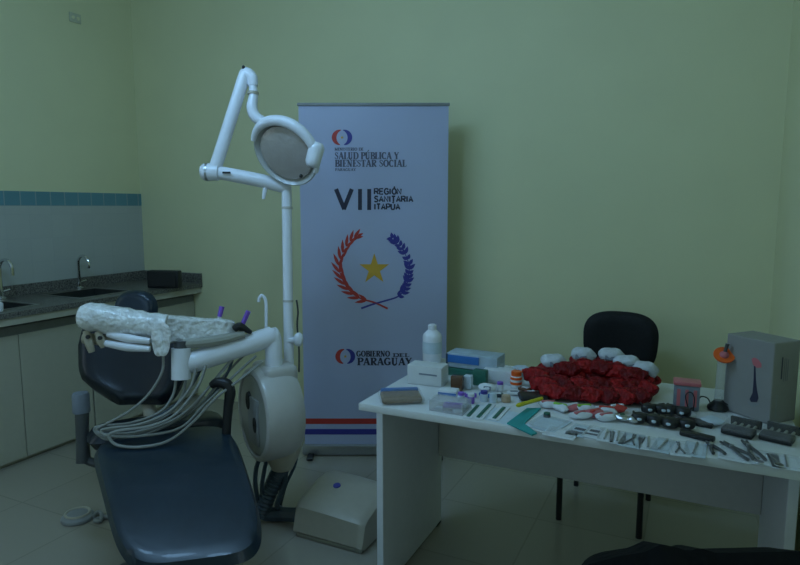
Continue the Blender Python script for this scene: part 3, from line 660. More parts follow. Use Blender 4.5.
# neck below drum, hoses
nb = dp(282, 455, TP+.03)
MB().lathe([(0, -.06), (.045, -.06), (.075, .0), (.09, .06), (0, .06)], nb, None, 24).build('drum_neck', M['cream'], du)
# column to floor carrying the unit (behind the chair)
fbase = Vector((nb.x, nb.y, 0))
b = MB()
hosep = [nb+Vector((0, 0, -.05)), dp(276, 478, TP+.06), dp(267, 498, TP+.08), dp(262, 513, TP+.10)]
def corr(pts, r, n=60):
    P = smooth_path(pts, 20); return P, [r*(1+.12*math.sin(i*1.6)) for i in range(len(P))]
P, R = corr(hosep, .034); b.tube(P, R, 14); b.build('corrugated_hose', M['hosedk'], du)
def hose(pts, r, m, nm='hose'): return MB().tube(pts, r, 8, 7).build(nm, m, du)
hose([dp(262, 452, TP), dp(256, 470, TP+.02), dp(256, 490, TP+.05), onz(262, 516, .012)], .010, M['hosedk'])
hose([dp(268, 455, TP), dp(264, 472, TP+.02), dp(262, 492, TP+.05), onz(268, 514, .012)], .009, M['hosedk'])
hose([dp(297, 450, TP+.05), dp(295, 465, TP+.06), dp(286, 485, TP+.08), onz(280, 507, .012)], .007, M['hosedk'])
hose([nb+Vector((.02, 0, -.05)), dp(284, 484, TP+.05), dp(277, 505, TP+.05), onz(281, 508, .012)], .012, M['hosedk'])
# floor hose over to the junction box
hose([dp(262, 512, TP+.1), onz(268, 514, .035), onz(282, 514, .035), onz(300, 515, .05)], .032, M['hosedk'], 'floor_hose')
# instrument hoses looping under the tray over the seat
tl = tt
HS = [
 ([(163, 352), (162, 372), (148, 395), (128, 412), (106, 424), (97, 429), (104, 434), (140, 431), (180, 416), (212, 384), (232, 360), (246, 346)], .0058, 0),
 ([(176, 378), (173, 395), (160, 412), (130, 423), (100, 426), (95, 431), (108, 437), (150, 430), (190, 409), (216, 378), (238, 352)], .0062, .02),
 ([(186, 378), (182, 396), (166, 416), (132, 428), (103, 431), (98, 434), (112, 440), (150, 433), (196, 408), (224, 376), (249, 350)], .0060, .035),
 ([(196, 368), (190, 388), (170, 411), (140, 424), (110, 428), (101, 431), (110, 436), (140, 436), (180, 428), (205, 404), (236, 374), (256, 356)], .0060, -.02),
 ([(206, 365), (198, 386), (176, 414), (150, 426), (118, 431), (109, 436), (117, 445), (140, 447), (168, 441), (192, 423), (216, 398), (242, 378), (262, 362)], .0066, -.04),
]
for P2, r, dt in HS:
    r *= .88
    n_ = len(P2); hose([dp(x, y, tl+dt-.05*math.sin(PI*i/(n_-1))+(.17*max(0, i/(n_-1)-.6)/.4)) for i, (x, y) in enumerate(P2)], r, M['hose'], 'instrument_hose')
hose([dp(205, 358, TP-.1), dp(195, 380, TP-.14), dp(176, 404, TP-.2), dp(150, 421, TP-.24)], .006, M['hosedk'], 'instrument_hose')
hose([dp(234, 354, TP-.1), dp(228, 372, TP-.12), dp(215, 392, TP-.12), dp(196, 414, TP-.18)], .006, M['hosedk'], 'instrument_hose')
# ------------------------------------------------------------------ operating lamp on the unit's pole
lt = TP+.03
lb = dp(288, 366, lt)
ol = thing('operating_lamp', lb, 'white dental lamp on folding arm, in front of the banner', 'lamp')
lp = MB().tube([dp(289, 372, lt), dp(286.5, 186, lt)], .0215, 18).build('pole', M['white'], ol)
for y in (300, 207): MB().tube([dp(287+(y-190)*.011, y, lt), dp(287+(y-190)*.011, y+2.2, lt)], .0235, 18).build('pole_ring', M['enamel'], lp)
hk = MB().tube([dp(288, 341, lt-.01), dp(297, 340, lt-.02)], .013).build('pole_bracket', M['white'], ol)
MB().blob(dp(298.5, 339.5, lt-.02), (.022, .022, .03), .02, 1).build('bracket_knob', M['white'], hk)
MB().tube([dp(296.5, 300, lt+.05), dp(298, 312, lt+.05), dp(297.2, 325, lt+.05), dp(299, 350, lt+.05), dp(299, 372, lt+.05)], .004, 6, 5).build('cable', M['dkgrey'], ol)
MB().tube([dp(290, 186.5, lt), dp(284, 186.5, lt), dp(262, 180.8, lt-.01), dp(224, 173.5, lt-.03), dp(213, 172, lt-.03)], [.020, .029, .030, .029, .026], 18, 4).build('lower_arm', M['white'], ol)
MB().tube([dp(266, 183, lt-.01), dp(263.5, 199, lt-.015)], [.012, .007], 10).build('arm_lever', M['white'], ol)
kn = MB().tube([dp(219, 172.6, lt-.035), dp(210, 172, lt-.035), dp(204, 172.3, lt-.035), dp(201, 172.5, lt-.035)], [.034, .038, .036, .024], 18, 3).build('elbow_joint', M['white'], ol)
MB().tube([dp(208.5, 172, lt-.035), dp(206.5, 172, lt-.035)], .0395, 18).build('joint_ring', M['steel'], kn)
MB().box(dp(226.5, 172.6, lt-.064), (.035, .004, .008), frame(-FW, UP) @ Matrix.Rotation(.0, 3, 'Z') @ Matrix.Rotation(PI/2, 3, 'X'), .001, 1).build('slot', M['black'], kn)
MB().tube([dp(215, 168, lt-.035), dp(222, 147, lt-.035), dp(243, 80, lt-.03), dp(244.5, 74, lt-.03)], [.027, .027, .026, .022], 16, 3).build('upper_arm', M['white'], ol)
MB().tube([dp(242.8, 69.5, lt-.03), dp(247.5, 73.5, lt-.03), dp(252, 78, lt-.03), dp(253, 86, lt-.03)], [.016, .026, .025, .021], 16, 3).build('top_joint', M['white'], ol)
MB().blob(dp(243.5, 67.5, lt-.045), (.007, .007, .010), 0, 1).build('joint_screw', M['black'], ol)
MB().tube([dp(252.5, 82, lt-.03), dp(253.5, 95, lt-.03), dp(252, 107, lt-.03), dp(255, 116, lt-.03), dp(263, 122, lt-.03), dp(271, 127, lt-.04)], [.017, .019, .024, .024, .023, .022], 16, 5).build('drop_tube', M['white'], ol)
MB().tube([dp(253.2, 92, lt-.03), dp(253, 94.5, lt-.03)], .024, 16).build('tube_ring', M['cream'], ol)
hc = dp(288, 152, lt-.10); hz = (-FW*.80-UP*.42-RT*.28).normalized()
lx = (RT*.72-UP*.62); lx = (lx-hz*lx.dot(hz)).normalized(); ly = hz.cross(lx); hm = Matrix((lx, ly, hz)).transposed()
prof = [(.02, -.085), (.06, -.078), (.105, -.055), (.135, -.02), (.150, .015), (.151, .024), (.147, .026), (.136, .016), (.124, .008)]
hb = MB().lathe(prof+[(0, .002)], hc, hm, 40, 1.0, .86).build('lamp_head', M['lampshell'], ol)
MB().lathe([(0, .006), (.118, .012), (.124, .016), (.12, .022), (.06, .034), (0, .038)], hc, hm, 36, 1.0, .86).build('reflector', M['refl'], hb)
# arched hood over the upper rim
hoop = [hc+hm @ Vector((.150*math.cos(a), .13*math.sin(a), .03)) for a in [math.radians(v) for v in range(10, 201, 10)]]
MB().tube(hoop, [.010, .020, .023, .021, .010], 12, 2).build('hood_rim', M['white'], hb)
MB().blob(dp(301, 176, lt-.20), (.008, .008, .008), 0, 1).build('knob', M['black'], hb)
ha, hb2 = dp(318, 143, lt-.17), dp(311.5, 167, lt-.17)
MB().tube([ha, ha*.8+hb2*.2, ha*.2+hb2*.8, hb2], [.020, .033, .031, .018], 14, 4).build('handle', M['white'], hb)
MB().tube([dp(314, 152, lt-.17), dp(304, 150, lt-.10)], .011).build('handle_stem', M['white'], hb)
# ------------------------------------------------------------------ floor things
# junction box
jl = onz(293, 537, 0); jr = onz(362, 556, 0); jd = (jr-jl); jd.z = 0; jw = jd.length; jd.normalize(); jn = Vector((-jd.y, jd.x, 0))
jm = Matrix((jd, jn, Vector((0, 0, 1)))).transposed().to_4x4(); jc = jl+jd*jw/2
jb = thing('floor_box', jc+jn*.17, 'cream floor junction box with blue button beside the desk leg', 'floor box')
prof = [(0.02, .012), (0.0, .03), (0.012, .135), (.03, .152), (.06, .162), (.19, .195), (.25, .197), (.30, .185), (.33, .155), (.345, .03), (.33, .012)]
b = MB(); rows = []
for k, (x, e_) in enumerate(((0, .90), (.012, .97), (.03, 1.0), (jw*.5, 1.0), (jw-.03, 1.0), (jw-.012, .97), (jw, .90))):
    rows.append([b.bm.verts.new(jl+jd*x+jn*(.17+(d-.17)*(e_ if z > .1 else 1))+Vector((0, 0, .012+(z-.012)*e_*(1-.12*(x/jw)**2)))) for d, z in prof])
for A_, B_ in zip(rows, rows[1:]):
    for j in range(len(prof)): b.bm.faces.new((A_[j], A_[(j+1) % len(prof)], B_[(j+1) % len(prof)], B_[j]))
b.bm.faces.new(rows[0]); b.bm.faces.new(rows[-1][::-1]); b.build('cover', M['cream'], jb)
MB().box(jc+jn*.17+Vector((0, 0, .01)), (jw-.02, .32, .02), jm.to_3x3(), .004, 1).build('base', M['creamdk'], jb)
jp = jl+jd*(jw*.36)+jn*.165+Vector((0, 0, .186))
MB().lathe([(0, 0), (.018, 0), (.016, .007), (.010, .010), (0, .010)], jp-Vector((0, 0, .004)), Matrix.Rotation(.25, 3, jd), 18).build('button', M['blue'], jb)
# foot pedal
fp = onz(78, 519, 0)
fc = thing('foot_pedal', fp, 'round grey foot switch lying on the floor beside the dental chair', 'foot pedal')
MB().lathe([(0, 0), (.066, 0), (.070, .006), (.068, .016), (.056, .026), (.040, .03), (0, .028)], fp, None, 30).build('disc', M['greyp'], fc)
MB().tube([fp+Vector((.05*math.cos(a), .05*math.sin(a), .029)) for a in [2*PI*i/24 for i in range(24)]], .006, 8, 0, True).build('rim', M['cream'], fc)
q0 = onz(93, 517, .012)
MB().tube([q0, onz(98, 512, .012), onz(102, 515, .012), onz(100, 521, .012), onz(95, 520, .010), onz(106, 517, .009), onz(118, 520, .008)], .009, 8, 6).build('cable', M['greyp'], fc)
# ------------------------------------------------------------------ desk supplies
TT = TZ+.0008
def tz(x, y, z=TT): return onz(x, y, z)
def bx(name, px, py, size, ang, m, label, cat, group=None, extra=None, bev=.003):
    """upright carton standing on the desk; (px,py) = centre of its front bottom edge"""
    p = tz(px, py); R3 = rz(ang); c = p+R3 @ Vector((0, size[1]/2, 0))
    t = thing(name, c, label, cat, group)
    MB().box(c+Vector((0, 0, size[2]/2)), size, R3, bev).build('carton', M[m], t)
    for e_ in (extra or []):
        nm, off, sz, mm = e_
        MB().box(c+R3 @ Vector(off), sz, R3, .0008, 1).build(nm, M[mm], t)
    return t
A0 = .06
# back left: bottle behind the white box
bp_ = ony(432, 372, 2.36); bq = Vector((bp_.x, 2.36, TT))
h_ = ony(432, 324, 2.36).z-TT; r_ = .040
bt = thing('bottle', bq, 'white plastic bottle standing at the left rear of the desk', 'bottle')
MB().lathe([(0, 0), (r_-.004, 0), (r_, .006), (r_, h_*.66), (r_*.92, h_*.74), (r_*.55, h_*.83), (.016, h_*.86), (0, h_*.86)], bq, None, 28).build('body', M['white'], bt)
MB().lathe([(0, h_*.855), (.018, h_*.855), (.018, h_*.97), (.012, h_), (0, h_)], bq, None, 20).build('cap', M['white'], bt)
MB().lathe([(r_+.0004, h_*.25), (r_+.0008, h_*.25), (r_+.0008, h_*.55), (r_+.0004, h_*.55)], bq, None, 28).build('label_sleeve', M['paper2'], bt)
w1 = bx('carton', 424, 385.5, (.135, .075, .072), .02, 'cardw', 'plain white carton in front of the white bottle', 'box', extra=[('print', (.015, -.0378, .042), (.07, .001, .006), 'greyblue')])
# clear wrapped blue and white cartons
w2 = bx('carton', 471, 378, (.21, .10, .030), -.02, 'cgreen', 'dark green flat carton at the bottom of the stack behind', 'box')
p = w2.location
w3 = thing('carton', p+Vector((0, 0, .031)), 'white carton with bright blue band, top of stack beside the bottle', 'box')
MB().box(p+Vector((0, 0, .031+.029)), (.205, .095, .056), rz(-.03), .003).build('carton_body', M['ctnw'], w3)
MB().box(p+Vector((-.035, -.049, .031+.036)), (.13, .003, .030), rz(-.03), .0008, 1).build('band', M['cblue'], w3)
MB().box(p+Vector((-.101, -.048, .031+.028)), (.008, .004, .054), rz(-.03), .0008, 1).build('edge_stripe', M['hosedk'], w3)
sb = bx('bag_of_supplies', 497, 384, (.11, .06, .05), .05, 'paper', 'crumpled clear bag of white packets left of the red pile', 'bag')
b = MB().blob(sb.location+Vector((0, 0, .033)), (.065, .045, .034), .12, 11, None, 20, 12); b.build('film', M['film'], sb)
for i, (px_, py_, a_, lab_) in enumerate(((510, 380, .3, 'clear bag of white packets touching the orange banded jar'), (521, 376, -.2, 'crumpled white bag at the back edge, left of the red pile'), (487, 392, .1, 'small crumpled white bag in front of the green carton'))):
    q_ = tz(px_, py_); tt_ = thing('bag_of_supplies', q_, lab_, 'bag')
    MB().blob(q_+Vector((0, 0, .022-.006*(i == 2))), (.040-.01*(i == 2), .028, .020-.005*(i == 2)), .10, 60+i, rz(a_), 18, 10).build('contents', M['paper' if i != 1 else 'paper2'], tt_)
    MB().box(q_+rz(a_) @ Vector((.005, -.022, .028-.008*(i == 2))), (.026, .006, .014), rz(a_) @ Matrix.Rotation(-.5, 3, 'X'), .001, 1).build('printed_label', M['greyblue' if i != 1 else 'orange'], tt_)
bx('carton', 456, 391, (.042, .03, .052), .1, 'amber', 'small brown carton in front of the blue banded stack', 'box')
bx('carton', 479, 386, (.05, .03, .058), -.05, 'cgreen', 'small upright dark green carton in front of the stack', 'box')
bx('carton', 467, 389.5, (.028, .025, .05), 0, 'paper2', 'small upright pale blue carton between the brown and green ones', 'box')
t = bx('carton', 447, 397.5, (.065, .045, .024), .1, 'paper', 'little white carton with a blue band behind the clear tub', 'box', extra=[('band', (0, -.0226, .011), (.064, .001, .010), 'cblue'), ('side_patch', (-.0327, 0, .011), (.001, .04, .018), 'cgreen')])
# jars left of the red pile
def jar(px, py, r, h, m, cm, label, cat='jar', g=None, lean=0):
    q = tz(px, py); t = thing('jar' if cat == 'jar' else 'small_bottle', q, label, cat, g)
    MB().lathe([(0, 0), (r*.95, 0), (r, .003), (r, h*.68), (r*.9, h*.72), (0, h*.72)], q, None, 18).build('body', M[m], t)
    MB().lathe([(0, h*.715), (r*.92, h*.715), (r*.92, h*.98), (r*.85, h), (0, h)], q, None, 18).build('cap', M[cm], t); return t
t = jar(516, 387, .020, .060, 'paper', 'orange', 'white jar with orange bands beside the red packets')
q = t.location
for z in (.012, .030): MB().lathe([(.0195, z), (.0212, z), (.0212, z+.009), (.0195, z+.009)], q, None, 18).build('band', M['orange'], t)
jar(506, 401.5, .016, .022, 'beige', 'beige', 'low beige capped jar in front of the white bag')
jar(500, 391, .012, .034, 'paper', 'purple', 'slim white bottle with purple cap near the beige jar', 'bottle')
for i, (x, y, m1, m2, r, h, lab) in enumerate(((461, 402, 'paper2', 'purple', .012, .034, 'small pale bottle with purple cap, leftmost of a pair before the cartons'), (471, 403, 'purple', 'paper', .012, .032, 'small purple bottle with white cap before the green carton'), (484, 401, 'paper2', 'blue', .013, .036, 'small pale bottle with dark blue cap before the white bag'), (493, 402, 'paper2', 'paper2', .013, .030, 'small pale blue bottle left of the beige jar'))):
    jar(x, y, r, h, m1, m2, lab, 'bottle', 'small bottles before the cartons')
# brown stick pack with blue edge at the left end
p0 = tz(401, 401); pk = thing('stick_pack', p0, 'clear pack of brown sticks at the left end of the desk', 'pack')
R3 = rz(.55)
b = MB().box(p0+Vector((0, .0, .014)), (.135, .085, .022), R3, .009, 3); b.build('sticks', M['brown'], pk)
MB().box(p0+R3 @ Vector((.0, .050, .018)), (.13, .020, .026), R3, .006).build('header_card', M['cblue'], pk)
MB().pad(lambda u, v: p0+R3 @ Vector((u*.075, v*.055-.002, .0175)), .033, 14, 12, .2).build('wrapper', M['film'], pk)
# clear tub
p1 = tz(446, 413); R3 = rz(-.05)
cb = thing('clear_tub', p1, 'clear plastic tub at the front left of the desk', 'tub')
b = MB()
for c, s_ in (((0, .034, .001), (.115, .072, .002)), ((0, -.002, .017), (.115, .002, .034)), ((0, .070, .017), (.115, .002, .034)), ((-.0575, .034, .017), (.002, .072, .034)), ((.0575, .034, .017), (.002, .072, .034))):
    b.box(p1+R3 @ Vector(c), s_, R3)
b.build('tub', M['clear'], cb)
MB().box(p1+R3 @ Vector((0, .034, .036)), (.121, .078, .004), R3, .0015, 1).build('lid', M['film'], cb)
MB().box(p1+R3 @ Vector((.01, .030, .018)), (.06, .03, .012), rz(.2), .003).build('sachet', M['purple'], cb)
for k, (x, y) in enumerate(((-.03, .02), (.005, .045), (.03, .02))): MB().box(p1+R3 @ Vector((x, y, .006)), (.028, .018, .008), rz(.4*k), .002).build('sachet', M['paper2'], cb)
for i, (x, y, m1, lab, a) in enumerate(((470, 397, 'purple', 'small purple packet lying before the dark green carton', .3), (486, 396.5, 'cblue', 'small blue packet lying before the white bag', -.3), (497, 397, 'hosedk', 'small dark blue packet lying beside the beige jar', .5), (462, 407, 'paper2', 'pale blue packet lying right of the clear tub', -.2), (514, 395, 'paper', 'white packet lying below the orange banded jar', .4), (525, 391, 'amber', 'dark brown packet lying at the left end of the red pile', -.3), (531, 395, 'pink', 'pink packet between the red pile and the dark pouch', .5))):
    q = tz(x, y); t = thing('small_packet', q, lab, 'packet', 'little packets among the bottles')
    MB().box(q+Vector((0, 0, .007)), (.046, .026, .012), rz(a), .004).build('packet_body', M[m1], t)
    MB().box(q+Vector((0, 0, .0138)), (.026, .014, .0012), rz(a), .0004, 1).build('label_patch', M['paper' if m1 != 'paper' else 'greyblue'], t)
# dark green strip packs lying on paper
for i, (x0, y0, x1, y1) in enumerate(((468, 417.5, 478, 406.5), (478, 418.5, 490, 405.5), (494, 419.5, 504, 408.5))):
    a, c = tz(x0, y0), tz(x1, y1); d = c-a; ang = math.atan2(d.y, d.x); m_ = (a+c)/2
    t = thing('strip_pack', m_, ['leftmost', 'middle', 'rightmost'][i]+' of three white packs with dark green strips near the desk edge', 'pack', 'green strip packs')
    MB().box(m_+Vector((0, 0, .0015)), (d.length*1.15, .034, .0025), rz(ang), .0006, 1).build('backing', M['paper'], t)
    MB().box(m_+Vector((0, 0, .0045)), (d.length, .011, .004), rz(ang), .001, 1).build('strip', M['cgreen'], t)
# teal folder in an angular L shape
tl_ = [tz(*q) for q in ((507, 424), (527, 409), (541, 409), (524, 424.5), (537, 434), (532, 436))]
tc = sum(tl_, Vector())/len(tl_)
te = thing('teal_sheet', tc, 'bent teal sheet at the front edge of the desk', 'sheet')
b = MB(); lo_ = [b.bm.verts.new(Vector((v.x, v.y, TT))) for v in tl_]; hi_ = [b.bm.verts.new(Vector((v.x, v.y, TT+.004))) for v in tl_]
b.bm.faces.new(lo_[::-1]); b.bm.faces.new(hi_)
for i in range(6): b.bm.faces.new((lo_[i], lo_[(i+1) % 6], hi_[(i+1) % 6], hi_[i]))
b.build('sheet', M['cteal'], te)
# dark sunglasses-like tray and yellow marker
dk = thing('dark_pouch', tz(533, 399), 'dark flat pouch under the yellow marker', 'pouch')
MB().pad(lambda u, v: tz(533, 399)+rz(.35) @ Vector((u*.05, v*.035, .010)), .018, 12, 10, .3).build('pouch', M['black'], dk)
q = tz(545, 391); pu = thing('clear_pouch', q, 'clear pouch of dark things left of the red packets', 'pouch')
MB().blob(q+Vector((0, .0, .0195)), (.036, .026, .018), .05, 5).build('contents', M['hosedk'], pu); MB().pad(lambda u, v: q+Vector((u*.05, v*.034, .022)), .044, 12, 10, .3).build('film', M['film'], pu)
a, c = tz(519, 405, TT+.026), tz(542, 398.5, TT+.026)
mk = thing('marker_pen', (a+c)/2, 'yellow marker pen lying on the dark pouch', 'pen')
MB().tube([a, c], .0062, 12).build('barrel', M['yellow'], mk); d = (c-a).normalized(); MB().tube([a-d*.012, a-d*.004, a+d*.02], [.003, .0068, .0068], 12).build('cap', M['yellow'], mk)
# red packets with white tops
def red_packet(name, m, white):
    t = thing(name, (0, 0, 0), '', 'packet')
    b = MB().blob((0, 0, .024), (.040, .030, .024), .17, 21+len(m)+white, None, 20, 12, .85); b.build('red_bundle', M[m], t)
    MB().tube([(-.038, 0, .024), (-.02, .002, .044), (0, -.002, .048), (.022, .001, .044), (.039, 0, .026)], .004, 8, 4).build('seam', M['reddk'], t)
    if white:
        b = MB().blob((0, .006, .050), (.040, .028, .024), .10, 33, None, 18, 10); b.build('white_cap', M['capw'], t)
        MB().box((.004, -.021, .052), (.034, .004, .013), Matrix.Rotation(-.35, 3, 'X'), .001, 1).build('print', M['greyblue'], t)
    return t
protoA = red_packet('red_packet', 'redcl', 0); protoB = red_packet('red_packet', 'redcl', 1); protoC = red_packet('red_packet', 'reddk', 0)
first = {id(protoA): True, id(protoB): True, id(protoC): True}
def put(proto, loc, ang, label, sc=1, tilt=0):
    o = proto if first.pop(id(proto), None) else copy_tree(proto)
    o.location = loc; o.rotation_euler = (tilt, 0, ang); o.scale = (sc,)*3
    tag(o, label, 'packet', 'red packets piled on the desk'); return o
rows_ = [('front row', [(552, 399), (570, 401), (588, 402), (606, 403), (622, 404), (637, 404)], 0, 1.1),
         ('second row', [(543, 393), (560, 393), (578, 394), (597, 395), (616, 396), (633, 397), (643, 398)], .006, 1.14),
         ('third row', [(536, 386), (552, 387), (570, 388), (589, 388), (608, 389), (624, 390), (639, 392)], .014, 1.14)]
for nm_r, pts_, z, sc in rows_:
    for i, (x, y) in enumerate(pts_): put([protoA, protoC][i % 2], tz(x, y)+Vector((0, 0, z)), random.uniform(-.5, .5), 'red packet, %s from the left in the %s of the pile' % (ORD[i], nm_r), sc, random.uniform(-.1, .1))
topr = [(566, 389, .044), (583, 387, .050), (599, 389, .052), (616, 391, .048), (632, 394, .040)]
for i, (x, y, z) in enumerate(topr): put([protoC, protoA][i % 2], tz(x, y)+Vector((0, 0, z)), random.uniform(-.5, .5), 'red packet, %s from the left in the top layer of the pile' % ORD[i], 1.1, random.uniform(-.2, .2))
backw = [(553, 381, .012), (582, 380, .034), (610, 382, .038), (626, 387, .026), (643, 391, .016)]
for i, (x, y, z) in enumerate(backw): put(protoB, tz(x, y)+Vector((0, 0, z)), random.uniform(-.3, .3), 'red packet with white cap, %s from the left along the back of the pile' % ORD[i], 1.22, .1)
# pink, green and white small packets in front of the pile
fp_ = [(548, 408, 'paper', 'pink'), (560, 411, 'paper', 'lime'), (572, 411, 'pink', 'paper'), (584, 412, 'paper', 'lime'), (595, 417, 'pink', 'red'), (606, 414, 'paper', 'red'), (617, 412, 'red', 'paper'), (580, 419, 'paper', 'pink'), (606, 421, 'paper', 'pink')]
nm_ = {'paper': 'white', 'pink': 'pink', 'lime': 'lime green', 'red': 'red'}
fp_.sort()
for i, (x, y, m1, m2) in enumerate(fp_):
    q = tz(x, y); a = random.uniform(-.8, .8)
    t = thing('sweet_packet', q, '%s and %s twisted packet, %s from the left before the red pile' % (nm_[m1], nm_[m2], ORD[i]), 'packet', 'small bright packets before the red pile')
    MB().blob(q+Vector((0, 0, .0125)), (.033, .019, .012), .12, i, rz(a), 16, 10).build('wrapper', M[m1], t)
    MB().box(q+Vector((0, 0, .022)), (.044, .012, .008), rz(a+.5), .003).build('ribbon', M[m2], t)
# sterilisation pouches along the front edge
def pouch(px, py, w, l, ang, label, tool=0, m='paper'):
    q = tz(px, py); R3 = rz(ang)
    t = thing('sterile_pouch', q, label, 'pouch', 'white instrument pouches along the desk edge')
    MB().box(q+Vector((0, 0, .0012)), (w, l, .002), R3, .0005, 1).build('paper_back', M[m], t)
    if tool == 1: MB().tube([q+R3 @ Vector((-w*.05, -l*.38, .006)), q+R3 @ Vector((.0, 0, .006)), q+R3 @ Vector((w*.06, l*.38, .006))], [.003, .0022, .0035], 8, 3).build('instrument', M['steel'], t)
    elif tool == 2:
        for s_ in (-1, 1): MB().tube([q+R3 @ Vector((s_*w*.22, -l*.36, .0055)), q+R3 @ Vector((0, l*.05, .0055)), q+R3 @ Vector((-s_*w*.05, l*.36, .0055))], .0024, 8, 3).build('instrument', M['dkgrey'], t)
    elif tool == 3: MB().box(q+R3 @ Vector((0, l*.1, .003)), (w*.55, l*.16, .0012), R3).build('print', M['ink'], t); MB().box(q+R3 @ Vector((-w*.05, -l*.2, .003)), (w*.7, l*.10, .0012), R3).build('print', M['ink'], t)
    MB().pad(lambda u, v: q+R3 @ Vector((u*w*.46, v*l*.46, .006)), .008, 8, 8, .3).build('film', M['film'], t)
    return t
PL = [(548, 424, .10, .12, -.25, 0, 'paper2'), (561, 434, .09, .07, -.1, 0, 'paper'), (579, 431, .055, .10, -.15, 3, 'paper2'), (594, 433, .05, .10, -.1, 3, 'paper'), (606, 436, .045, .10, .05, 1, 'paper'), (618, 438, .045, .10, .1, 1, 'paper'), (632, 441, .06, .11, -.1, 2, 'paper2'), (648, 444, .05, .10, .1, 1, 'paper'), (663, 446, .05, .11, -.15, 1, 'paper2'), (679, 449, .05, .11, .1, 2, 'paper'), (695, 450, .055, .11, -.05, 1, 'paper2')]
for i, (x, y, w, l, a, k, m) in enumerate(PL):
    pouch(x, y, w, l, a, 'white pouch, %s from the left along the front edge of the desk' % ORD[i], k, m)
# loose sheet of paper at the left part
for i, (x, y, w, l, a) in enumerate(((492, 414, .17, .12, -.2), )):
    q = tz(x, y, TZ+.0002); t = MB().box(q+Vector((0, 0, .0002)), (w, l, .0003), rz(a)).build('paper_sheet', M['paper2']); origin_to(t, q); tag(t, 'large white paper under the green strip packs', 'paper')
jar(547, 417.5, .011, .016, 'dkgrey', 'cgreen', 'tiny dark jar standing on the first white pouch')
# silver packets between the pouches and the black ones
for i, (x, y) in enumerate(((622, 421), (634, 423))):
    q = tz(x, y); t = thing('foil_packet', q, ['silvery foil packet right of the pink packets', 'silvery foil packet left of the black goggles'][i], 'packet', 'foil packets')
    MB().blob(q+Vector((0, 0, .0115)), (.024, .018, .010), .12, 40+i, None, 14, 8).build('foil', M['steel'], t); MB().box(q+Vector((0, 0, .022)), (.014, .01, .002), rz(.4)).build('sticker', M['cgreen'], t)
# black goggles / packs in front of the pink box
def black_item(px, py, label, ang):
    q = tz(px, py); t = thing('safety_goggles', q, label, 'goggles', 'black goggles in clear bags'); R3 = rz(ang)
    b = MB()
    for s_ in (-1, 1): b.blob(q+R3 @ Vector((s_*.020, 0, .0175)), (.022, .020, .016), .06, 3, R3, 16, 10, .8)
    b.box(q+R3 @ Vector((0, .004, .026)), (.03, .014, .010), R3, .003); b.build('frame', M['black'], t)
    for s_ in (-1, 1): MB().blob(q+R3 @ Vector((s_*.020, -.0165, .018)), (.008, .005, .006), 0, 1, R3, 12, 8).build('lens', M['paper2'], t)
    for s_ in (-1, 1): MB().tube([q+R3 @ Vector((s_*.034, .01, .02)), q+R3 @ Vector((s_*.036, .04, .022)), q+R3 @ Vector((s_*.033, .065, .012))], .003, 8, 4).build('temple', M['black'], t)
    return t
for i, (x, y, a) in enumerate(((646, 424, .1), (662, 427, -.15), (679, 429, .1), (655, 414, .3), (676, 416, -.2))):
    black_item(x, y, 'black goggles, %s' % ['leftmost in the front row', 'middle of the front row', 'rightmost in the front row', 'left of the two behind the front row', 'right of the two before the pink lidded box'][i], a)
# black flat tool trays
def slab(px, py, size, ang, m, name, label, cat, z=0):
    q = tz(px, py)+Vector((0, 0, z)); t = MB().box(q+Vector((0, 0, size[2]/2)), size, rz(ang), min(size)*.3, 2).build(name, M[m]); origin_to(t, q); return tag(t, label, cat)
slab(697, 438, (.09, .03, .014), -.35, 'black', 'black_tool', 'black flat tool right of the goggles at the desk edge', 'tool')
slab(697, 424, (.09, .045, .012), -.2, 'black', 'black_tray', 'black shallow tray below the curing light', 'tray')
# pink lidded box
q = tz(686, 411); R3 = rz(.05); pb = thing('lidded_box', q+Vector((0, .03, 0)), 'clear box with a pink lid beside the black chair', 'box')
MB().box(q+R3 @ Vector((0, .03, .041)), (.075, .055, .080), R3, .003).build('body', M['greyblue'], pb)
MB().box(q+R3 @ Vector((0, .03, .087)), (.081, .061, .012), R3, .003).build('lid', M['pink'], pb)
for x in (-.024, 0, .024): MB().box(q+R3 @ Vector((x, .0022, .042)), (.010, .001, .055), R3).build('window_strip', M['pink'], pb)
MB().tube([q+R3 @ Vector((.008, -.002, .004)), q+R3 @ Vector((-.004, -.003, .05)), q+R3 @ Vector((.010, -.003, .064)), q+R3 @ Vector((.022, -.003, .045)), q+R3 @ Vector((.02, -.004, .004))], .0018, 6, 5).build('cord', M['black'], pb)
# white product box with printed picture
fl_, fr_ = tz(722.5, 409), tz(769, 425); xd = (fr_-fl_); bwid = xd.length; xd.normalize(); yd = Vector((-xd.y, xd.x, 0))
dlt = .115; hb_ = ((fl_-CP).xy.length); 
def lin(p, px, py):           # height where the vertical through p meets pixel row py
    d = ray(px, py); t = ((p-CP).xy.dot(d.xy))/(d.xy.dot(d.xy)); return (CP+d*t).z
bh_ = lin(fl_, 729, 333.5)-TT
bm3 = Matrix((xd, yd, Vector((0, 0, 1)))).transposed()
wb = thing('product_box', fl_+xd*bwid/2+yd*dlt/2, 'tall white box printed with an orange and black device, right of desk', 'box')
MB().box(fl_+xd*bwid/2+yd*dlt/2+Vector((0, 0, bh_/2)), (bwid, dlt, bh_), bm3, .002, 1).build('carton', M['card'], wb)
def fpx(x, y, o=.0008):       # pixel -> point on the front face
    d = ray(x, y); nn = -yd; base = fl_+nn*o; t = (base-CP).dot(nn)/d.dot(nn); return CP+d*t
class FInk(MB):
    def poly(s, pts, o=.0008): s.bm.faces.new([s.bm.verts.new(fpx(x, y, o)) for x, y in pts]); return s
